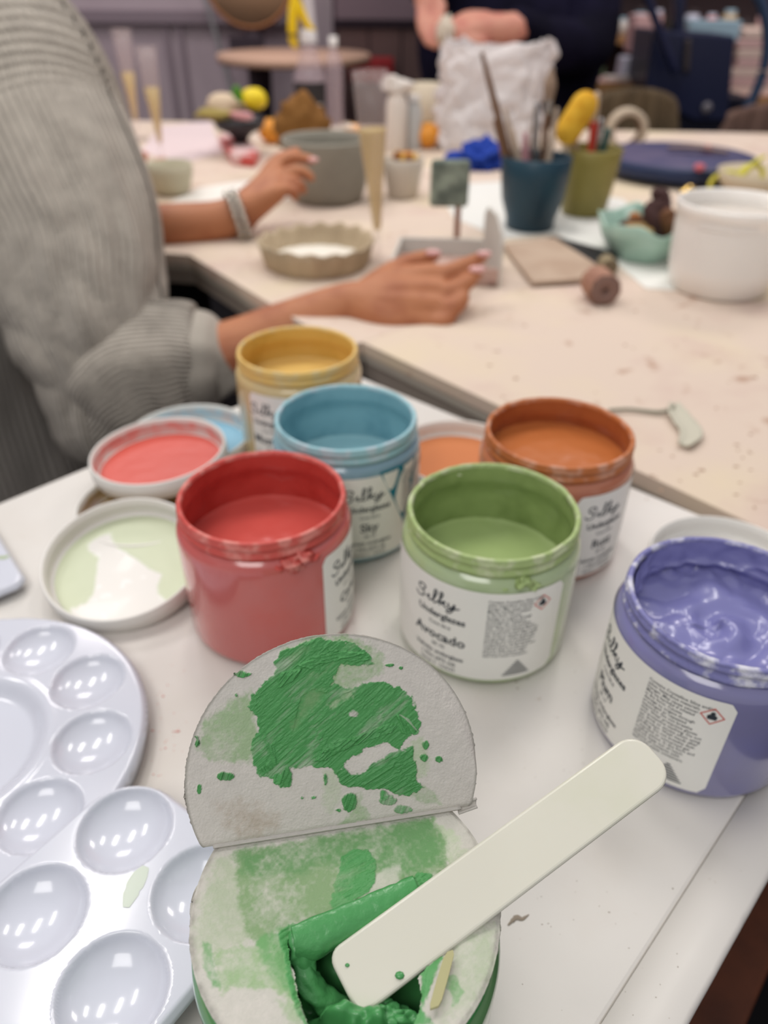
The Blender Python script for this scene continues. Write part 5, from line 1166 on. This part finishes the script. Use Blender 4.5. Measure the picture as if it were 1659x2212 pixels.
# scissors with yellow handles, beige bowl, gold foil ball
YW = mat('yellow_handle', (206, 198, 72), .45, .4)
pY = at(1570, 425, 0); t = empty('yellow_scissors', pY, 'tool with looping yellow handles behind the white tub', 'scissors')
def loopc(c, rx, rz, r, tilt=0, n=20): return tube([(c[0]+rx*math.cos(q), c[1]+6*math.sin(q+tilt), c[2]+rz*math.sin(q)) for q in np.linspace(0, 2*math.pi, n)], [r]*n, n=10, seg=48, caps=False)
mesh('handle_loop', *loopc(aty(1572, 402, pY[1]), 30, 20, 4), YW, t, True, world=True)
mesh('handle_loop', *loopc(aty(1622, 380, pY[1]+10), 22, 16, 4, 1), YW, t, True, world=True)
mesh('blade', *tube([aty(1600, 380, pY[1]), aty(1632, 350, pY[1]+10), aty(1652, 338, pY[1]+20)], [5, 4, 3], n=10), YW, t, True, world=True)
p_ = at(1650, 452)+np.array([10, 70, 0]); top_lathe('beige_bowl', 'shallow beige bowl behind the white tub at the right edge', 'bowl', p_, [('bowl_body', [(0.01, 0), (30, 0), (58, 22), (66, 44), (63, 44), (54, 24), (0.01, 8)], mat('beige_glaze', (198, 184, 158), .5, .4), {})])
blob('foil_ball', 'small shiny gold foil ball behind the turquoise bowl', 'foil', 1490, 424, 1240, 16, (1, 1, 1), mat('gold_foil', (226, 190, 110), .2, .6, metal=.9), 1, .5)
# clay trimmings on the right table
TRIM = mat('greenish_clay_scrap', (196, 192, 174), .6, .3)
z_ = 3
v, f = tube([at(1318, 886, 3), at(1360, 884, 3), at(1420, 890, 3), at(1448, 884, 5), at(1456, 876, 8)], [1.6, 1.5, 1.8, 1.8, 1.2], n=8, seg=30)
o = mesh('clay_strand', v, f, mat('dark_clay_scrap', (150, 148, 132), .7, .3), None, True, world=True); tag(o, 'thin curved strand of grey clay behind the rust orange jar', 'clay')
ctr = [at(1456, 872, 6), at(1468, 900, 4), at(1492, 935, 3), at(1478, 962, 4)]; Q = catmull(ctr, 24); v = []; f = []
for i, q in enumerate(Q):
    T_ = Q[min(i+1, 23)]-Q[max(i-1, 0)]; T_ /= np.linalg.norm(T_); s_ = np.array([-T_[1], T_[0], 0]); w_ = 9*math.sin(math.pi*(i+2)/28)**.7*(1+.2*mn.noise(Vector((i*.5, 0, 0))))
    for j in range(7): u_ = j/3-1; v.append(q+s_*w_*u_+np.array([0, 0, 2.2*u_*u_+.6*mn.noise(Vector((i*.4, j, 0)))]))
for i in range(23):
    for j in range(6): f.append((i*7+j, (i+1)*7+j, (i+1)*7+j+1, i*7+j+1))
o = mesh('clay_trimming', v, f, TRIM, None, True, world=True); solid(o, 1.2); tag(o, 'curled leaf-shaped trimming of pale green-grey clay on the beige table', 'clay')

# ================================================================ far background
BROWNF = mat('olive_brown_fabric', (98, 84, 64), .9, .2, var=[((78, 66, 52), 4, .4, .65)], bump=2, bscale=30); BROWN2 = mat('brown_fabric', (112, 90, 80), .9, .2, var=[((86, 66, 62), 4, .4, .65)], bump=2, bscale=30)
def draped_chair(px0, px1, pyt, Y, label, m_):
    a, b = aty(px0, pyt+25, Y), aty(px1, pyt+25, Y); w = b[0]-a[0]; cx_ = (a[0]+b[0])/2; zt_ = a[2]+30
    t = empty('draped_chair', (cx_, Y, -750), label, 'chair', 'chairs draped with coats behind the far table')
    v = []; f = []; n_, m2 = 48, 30
    for i in range(n_+1):
        u_ = i/n_*2-1; zz = zt_-40*abs(u_)**2.5-(60 if abs(u_) > .8 else 0)*(abs(u_)-.8)*5
        for j in range(m2+1):
            s_ = j/m2; v.append((cx_+u_*w/2*(1+.25*s_)+12*mn.noise(Vector((u_*3, s_*3, 1))), Y-10-50*math.sin(s_*1.6)+22*mn.noise(Vector((u_*5, s_*2, px0))), zz-s_*520))
    for i in range(n_):
        for j in range(m2): f.append((i*(m2+1)+j, i*(m2+1)+j+1, (i+1)*(m2+1)+j+1, (i+1)*(m2+1)+j))
    o = mesh('coat', v, f, m_, t, True, world=True); solid(o, 12)
    mesh('seat', *box(cx_-w*.45, Y-380, -320, cx_+w*.45, Y-75, -295), DARKWOOD, t, False, world=True)
    mesh('backrest', *box(cx_-w*.42, Y+8, -320, cx_+w*.42, Y+24, zt_-70), DARKWOOD, t, False, world=True)
    for sx_ in (-1, 1):
        for yy in (-375, -5): mesh('leg', *box(cx_+sx_*w*.4-15, Y+yy, -750, cx_+sx_*w*.4+15, Y+yy+28, -321), DARKWOOD, t, False, world=True)
draped_chair(1262, 1480, 192, 2085, 'chair covered with an olive-brown coat behind the tape roll', BROWNF)
draped_chair(1545, 1800, 225, 2080, 'chair covered with a brown coat at the right edge behind the turntable', BROWN2)
# slab roller with wheel (navy machine)
NAVM = mat('navy_enamel', (26, 32, 62), .35, .45)
t = empty('slab_roller', (1000, 2650, -750), 'big navy blue slab rolling machine with a spoked hand wheel behind the chairs', 'machine')
Ym = 2600
def quadbox(nm, pix, Y, th, m_, bv=6):
    a = [aty(x, y, Y) for x, y in pix]; n_ = len(a); v = a+[q+np.array([0, th, 0]) for q in a]
    f = [tuple(range(n_)), tuple(range(2*n_-1, n_-1, -1))]+[(i, n_+i, n_+(i+1) % n_, (i+1) % n_) for i in range(n_)]
    o = mesh(nm, v, f, m_, t, False, world=True); bevel(o, bv); return o
quadbox('side_panel', [(1412, 66), (1590, 78), (1572, 262), (1500, 262), (1392, 205)], Ym, 220, NAVM)
quadbox('post', [(1462, -60), (1484, -60), (1480, 80), (1458, 80)], Ym+60, 50, NAVM)
quadbox('base_panel', [(1440, 200), (1640, 215), (1610, 300), (1440, 300)], Ym+10, 200, mat('navy_dark', (18, 20, 36), .5, .3))
cw = aty(1455, 150, Ym-60); rr_ = aty(1650, 150, Ym-60)[0]-cw[0]
v, f = tube([(cw[0]+rr_*math.cos(q), Ym-60, cw[2]+rr_*math.sin(q)) for q in np.linspace(-.4, 2.2, 24)], [15]*24, n=14, seg=90)
mesh('hand_wheel', v, f, mat('blue_tube', (48, 66, 92), .35, .5), t, True, world=True)
v, f = tube([(cw[0], Ym-60, cw[2]), (cw[0]+rr_*math.cos(2.15), Ym-60, cw[2]+rr_*math.sin(2.15))], [12, 12], n=12); mesh('spoke', v, f, NAVM, t, True, world=True)
mesh('bolt_cap', *ball(aty(1527, 233, Ym-8), 16, 16, 10, (1, .5, 1)), mat('bolt_grey', (120, 116, 122), .4, .5), t, True, world=True)
mesh('spindle', *tube([aty(1486, 90, Ym-10), aty(1482, 150, Ym-10)], [9, 9], n=12), mat('spindle_brown', (70, 62, 62), .5, .4), t, True, world=True)
# pink-topped shelving with clutter
PINK = mat('pinkish_board', (206, 170, 166), .6, .3); WED = mat('wood_edge', (172, 128, 84), .6, .3)
def shelf_(name, label, x0, x1, y, z, dep_, thick=28, hgt=0, m_=PINK):
    t = empty(name, ((x0+x1)/2, y, -750), label, 'shelf', 'pink-topped wooden shelving behind the machine')
    mesh('shelf_board', *box(x0, y, z-thick, x1, y+dep_, z), m_, t, False, world=True)
    mesh('edge_strip', *box(x0, y-8, z-thick, x1, y, z+1), WED, t, False, world=True)
    for xx in (x0+20, x1-20):
        for yy in (y+10, y+dep_-40): mesh('leg', *box(xx-18, yy, -750, xx+18, yy+30, z-thick), WED, t, False, world=True)
    return t
a = aty(1290, 185, 2750); b = aty(1400, 185, 2750); shelf_('workbench', 'pink-topped bench between the navy person and the machine', a[0]-60, b[0]-20, 2750, a[2]+10, 200)
a = aty(1575, 215, 2860); shelf_('workbench', 'pink-topped bench right of the machine', a[0]-20, a[0]+900, 2860, a[2]+10, 290)
cl = [mat('clutter_%d' % i, c_, .6, .3) for i, c_ in enumerate([(206, 206, 222), (196, 170, 130), (220, 178, 176), (150, 176, 190), (90, 110, 80), (226, 120, 90), (60, 50, 52), (222, 214, 206), (140, 96, 70)])]
def stackbox(px0, py0, px1, py1, Y, th, m_, label, name='stacked_board', cat='board', grp='stacked boards and boxes on the back benches'):
    a = aty(px0, py0, Y); b = aty(px1, py1, Y); o = mesh(name, *box(min(a[0], b[0]), Y, min(a[2], b[2]), max(a[0], b[0]), Y+th, max(a[2], b[2])), m_, None, False, world=True); bevel(o, 4); return tag(o, label, cat, grp)
def bcol(px, py, Y, r, h, m_, label, name='glaze_pot', cat='pot'):
    p_ = aty(px, py, Y); t_ = empty(name, p_, label, cat, 'small pots on the back benches'); mesh('pot_body', *lathe([(0.01, 0), (r*.8, 0), (r, h*.1), (r, h*.8), (r*.8, h*.9), (r*.75, h), (0.01, h*.98)], 32), m_, t_); return t_
zb1 = aty(1290, 185, 2750)[2]+10; zb2 = aty(1575, 215, 2860)[2]+10
for k in range(7):                              # pile of plaster bats at the right
    pz = zb2+k*27; a = aty(1592, 120, 2900); o = mesh('plaster_bat', *box(a[0]-6*(k % 3), 2880, pz+1, a[0]+420, 3140, pz+25), PINK if k % 2 else mat('plaster_cream', (214, 190, 178), .7, .2), None, False, world=True); bevel(o, 3)
    tag(o, 'square plaster slab right of the machine, '+['bottom', 'second', 'third', 'fourth', 'fifth', 'sixth', 'topmost'][k]+' of its pile', 'slab', 'piled plaster slabs right of the machine')
a = aty(1340, 160, 2800)
for k, (dx, w_, h_, m_, lb, cat) in enumerate([(-45, 90, 12, cl[7], 'white box lid lying on the pink bench', 'box'), (10, 95, 62, cl[0], 'lilac-white box on the pink bench left of the machine', 'box'), (-75, 50, 34, cl[4], 'greenish box on the pink bench left of the machine', 'box')]):
    y_ = 2790+k*60; o = mesh('storage_box', *box(a[0]+dx, y_, zb1, a[0]+dx+w_, y_+50, zb1+h_), m_, None, False, world=True); bevel(o, 3); tag(o, lb, cat)
# tall rack along the right of the back wall
def rack(x0, x1, y, zs, label):
    t = empty('storage_rack', ((x0+x1)/2, y, -750), label, 'rack')
    for z in zs: mesh('rack_shelf', *box(x0, y, z-22, x1, y+120, z), WED, t, False, world=True)
    for xx in (x0, x1-35): mesh('upright', *box(xx, y+85, -750, xx+35, y+115, zs[-1]+350), DARKWOOD, t, False, world=True)
    mesh('back_panel', *box(x0, y+116, -750, x1, y+124, zs[-1]+350), mat('rack_back', (70, 58, 60), .8, .2), t, False, world=True)
    return t
z0r = aty(1300, 70, 3000)[2]; z1r = aty(1300, -60, 3000)[2]
xr0 = aty(1275, 70, 3160)[0]; rack(xr0, xr0+1100, 3160, [z0r-260, z0r-20, z0r+240], 'dark storage rack with wooden shelves along the back wall at right')
rnd = random.Random(77); zc = z0r-20
for k in range(16):
    x = xr0+50+k*64; r_ = rnd.uniform(18, 27); h_ = rnd.uniform(50, 110); m_ = cl[(k*5+2) % 9]
    t_ = empty('storage_jar', (x, 3205+rnd.uniform(-12, 12), zc), ['first', 'second', 'third', 'fourth', 'fifth', 'sixth', 'seventh', 'eighth', 'ninth', 'tenth', 'eleventh', 'twelfth', 'thirteenth', 'fourteenth', 'fifteenth', 'last'][k]+' small container from the left on the dark rack', 'jar', 'containers on the dark storage rack')
    mesh('jar_body', *lathe([(0.01, 0), (r_, 0), (r_, h_*.78), (r_*.7, h_*.86), (0.01, h_*.86)], 24), m_, t_); mesh('lid', *lathe([(r_*.76, h_*.84), (r_*.76, h_), (0.01, h_)], 24), cl[(k*3) % 9], t_)
# small things on the bench behind the machine
for (px, Y, w_, h_, m_, lb) in [(1400, 2900, 90, 70, cl[2], 'pink box behind the machine post'), (1545, 2900, 170, 40, cl[3], 'pale blue box behind the navy side panel')]:
    a = aty(px, 60, Y); o = mesh('storage_box', *box(a[0]-w_/2, Y, a[2]-h_, a[0]+w_/2, Y+90, a[2]+h_*.5), m_, None, False, world=True); bevel(o, 4); tag(o, lb, 'box')
a = aty(1398, 85, 2890)[0]; a9 = aty(1572, 85, 2890)[0]; zz = aty(1400, 60, 2900)[2]-70; z3 = aty(1545, 60, 2900)[2]-40
t = empty('workbench', ((a+a9)/2, 2870, -750), 'wooden bench directly behind the machine', 'shelf'); mesh('shelf_board', *box(a, 2860, min(zz, z3)-24, a9, 2992, min(zz, z3)), WED, t, False, world=True)
for xx in (a+15, a9-50): mesh('leg', *box(xx, 2870, -750, xx+30, 2900, min(zz, z3)-24), WED, t, False, world=True)
# round wooden table at back left with stool and disc
Yr = 2650; pr = aty(636, 125, Yr); Rr = (aty(800, 125, Yr)[0]-aty(470, 125, Yr)[0])/2
t = empty('round_table', (pr[0], Yr, -750), 'round pale wooden table by the back wall', 'table')
o = mesh('tabletop', *[(v+np.array([pr[0], Yr, 0]), f) for v, f in [lathe([(0.01, pr[2]-12), (Rr-6, pr[2]-12), (Rr, pr[2]-6), (Rr, pr[2]+8), (Rr-4, pr[2]+12), (0.01, pr[2]+12)], 72)]][0], mat('pale_pink_wood', (196, 160, 138), .5, .35), t, True, world=True)
for k in range(4):
    q = math.pi/4+k*math.pi/2; mesh('leg', *tube([(pr[0]+150*math.cos(q), Yr+150*math.sin(q), pr[2]-10), (pr[0]+190*math.cos(q), Yr+190*math.sin(q), -748)], [20, 16], n=12), mat('leg_dark', (58, 48, 56), .6, .3), t, True, world=True)
Yd = 3050; c0 = aty(536, -48, Yd); Rd = aty(536, 62, Yd); Rdd = (c0[2]-Rd[2])
t = empty('round_chair', (c0[0], Yd, -750), 'chair with a round tan back and orange rim behind the round table', 'chair')
v, f = lathe([(0.01, -8), (Rdd-10, -8), (Rdd-10, 8), (0.01, 8)], 64); mesh('back_pad', np.stack([v[:, 0]*1.05+c0[0], v[:, 2]+Yd-6, v[:, 1]+c0[2]], 1), f, mat('tan_pad', (176, 142, 112), .7, .3), t, True, world=True)
v, f = lathe([(Rdd-12, -14), (Rdd, -14), (Rdd+2, 0), (Rdd, 14), (Rdd-12, 14)], 64, close=True); mesh('back_rim', np.stack([v[:, 0]*1.05+c0[0], v[:, 2]+Yd, v[:, 1]+c0[2]], 1), f, mat('orange_wood', (170, 112, 70), .5, .35), t, True, world=True)
mesh('column', *tube([(c0[0], Yd+30, c0[2]-Rdd+10), (c0[0], Yd+40, -720)], [34, 28], n=16), mat('column_mauve', (96, 84, 92), .5, .3), t, True, world=True)
mesh('foot', *[(v+np.array([c0[0], Yd, 0]), f) for v, f in [lathe([(0.01, -750), (120, -750), (120, -735), (0.01, -720)], 40)]][0], MATS['leg_dark'], t, True, world=True)
q = aty(530, 100, Yd-60); o = mesh('motor_box', *box(q[0]-60, Yd-40, q[2]-22, q[0]+55, Yd+10, q[2]+24), MATS['leg_dark'], t, False, world=True)
# leaning pale stick by the wall
a, b = aty(436, -30, 3262), aty(503, 205, 3262)
o = mesh('leaning_rod', *tube([a+(a-b)*.2, b, b+(b-a)*1.8], [8, 8, 8], n=10), mat('rod_grey', (150, 150, 152), .4, .4), None, True, world=True)
bpy.context.view_layer.update()
tag(o, 'thin pale grey rod leaning towards the back wall', 'rod')
# dark cupboards, brown boxes, red crate right of the bottles
t = empty('dark_cupboard', (aty(800, 50, 3000)[0], 3000, -750), 'low dark purple-brown cupboard behind the spray bottle and flute', 'cupboard')
a, b = aty(715, -60, 3000), aty(935, 330, 3000)
mesh('cupboard_body', *box(a[0], 3020, -750, b[0], 3270, a[2]+60), mat('purple_brown', (70, 54, 62), .7, .3), t, False, world=True)
zs_ = [aty(800, y, 3000)[2] for y in (-40, 42, 58, 200)]
mesh('drawer_front', *box(a[0]+12, 3004, zs_[1], b[0]-12, 3019, zs_[0]), mat('mauve_panel', (112, 96, 104), .6, .3), t, False, world=True)
mesh('shelf_edge', *box(a[0], 2996, zs_[2], b[0], 3019, zs_[1]-4), mat('dark_edge', (36, 24, 34), .7, .3), t, False, world=True)
for k in range(3):
    w_ = (b[0]-a[0]-40)/3; mesh('door_panel', *box(a[0]+14+k*(w_+6), 3006, -700, a[0]+14+k*(w_+6)+w_, 3019, zs_[2]-6), mat('brown_panel', (92, 72, 70), .7, .3), t, False, world=True)
a, b = aty(752, 128, 2860), aty(850, 180, 2860)
t = empty('red_crate', ((a[0]+b[0])/2, 2920, -750), 'dark red box on a stand behind the tall flute', 'box'); o = mesh('crate_body', *box(a[0], 2860, b[2], b[0], 2980, a[2]), mat('crate_red', (138, 22, 28), .5, .4), t, False, world=True); bevel(o, 5)
mesh('stand', *box(a[0]+10, 2870, -750, b[0]-10, 2970, b[2]), MATS['brown_panel'], t, False, world=True)

# flecks of dried paint and dust on the white table: too small to count
rnd = random.Random(12)
def flecks(name, boxes, m_, n_, r0, r1, label):
    V = []
    for k in range(n_):
        x0, y0, x1, y1 = boxes[k % len(boxes)]; q = at(rnd.uniform(x0, x1), rnd.uniform(y0, y1), .05); r_ = rnd.uniform(r0, r1)*(1 if rnd.random() < .85 else 2)
        V.append(ball(q, r_, 6, 4, (rnd.uniform(.5, 1.6), rnd.uniform(.4, 1), .3)))
    o = mesh(name, *join(V), m_, None, True, world=True); tag(o, label, 'specks', None, 'stuff')
flecks('paint_flecks', [(325, 1380, 430, 1700), (340, 1450, 400, 1640)], mat('coral_fleck', (214, 150, 140), .7, .2), 34, .22, .5, 'small coral pink flecks on the white table right of the round palette')
flecks('dust_specks', [(1080, 1760, 1480, 2200), (1090, 1400, 1260, 1720), (700, 1330, 880, 1370)], mat('dust_fleck', (150, 138, 124), .8, .2), 90, .12, .32, 'fine grey-brown specks scattered over the white table')
flecks('clay_crumbs', [(1000, 640, 1640, 900), (1380, 880, 1650, 1100)], mat('crumb_tan', (176, 146, 124), .8, .2), 46, .8, 2.2, 'small tan clay crumbs scattered over the right beige table')
v, f = tube([at(1098, 1998, .1), at(1115, 1982, .2), at(1128, 1985, .15), at(1142, 1976, .1)], [.3, 1.0, .7, .2], n=8, seg=18, mod=lambda a, s_: 1+.5*mn.noise(Vector((a, s_*20, 0)))); v[:, 2] = np.clip(v[:, 2], 0, .35)
o = mesh('chipped_paint', v, f, MATS['dust_fleck'], None, True, world=True); tag(o, 'small brown chipped mark on the white table right of the opened green jar', 'mark')
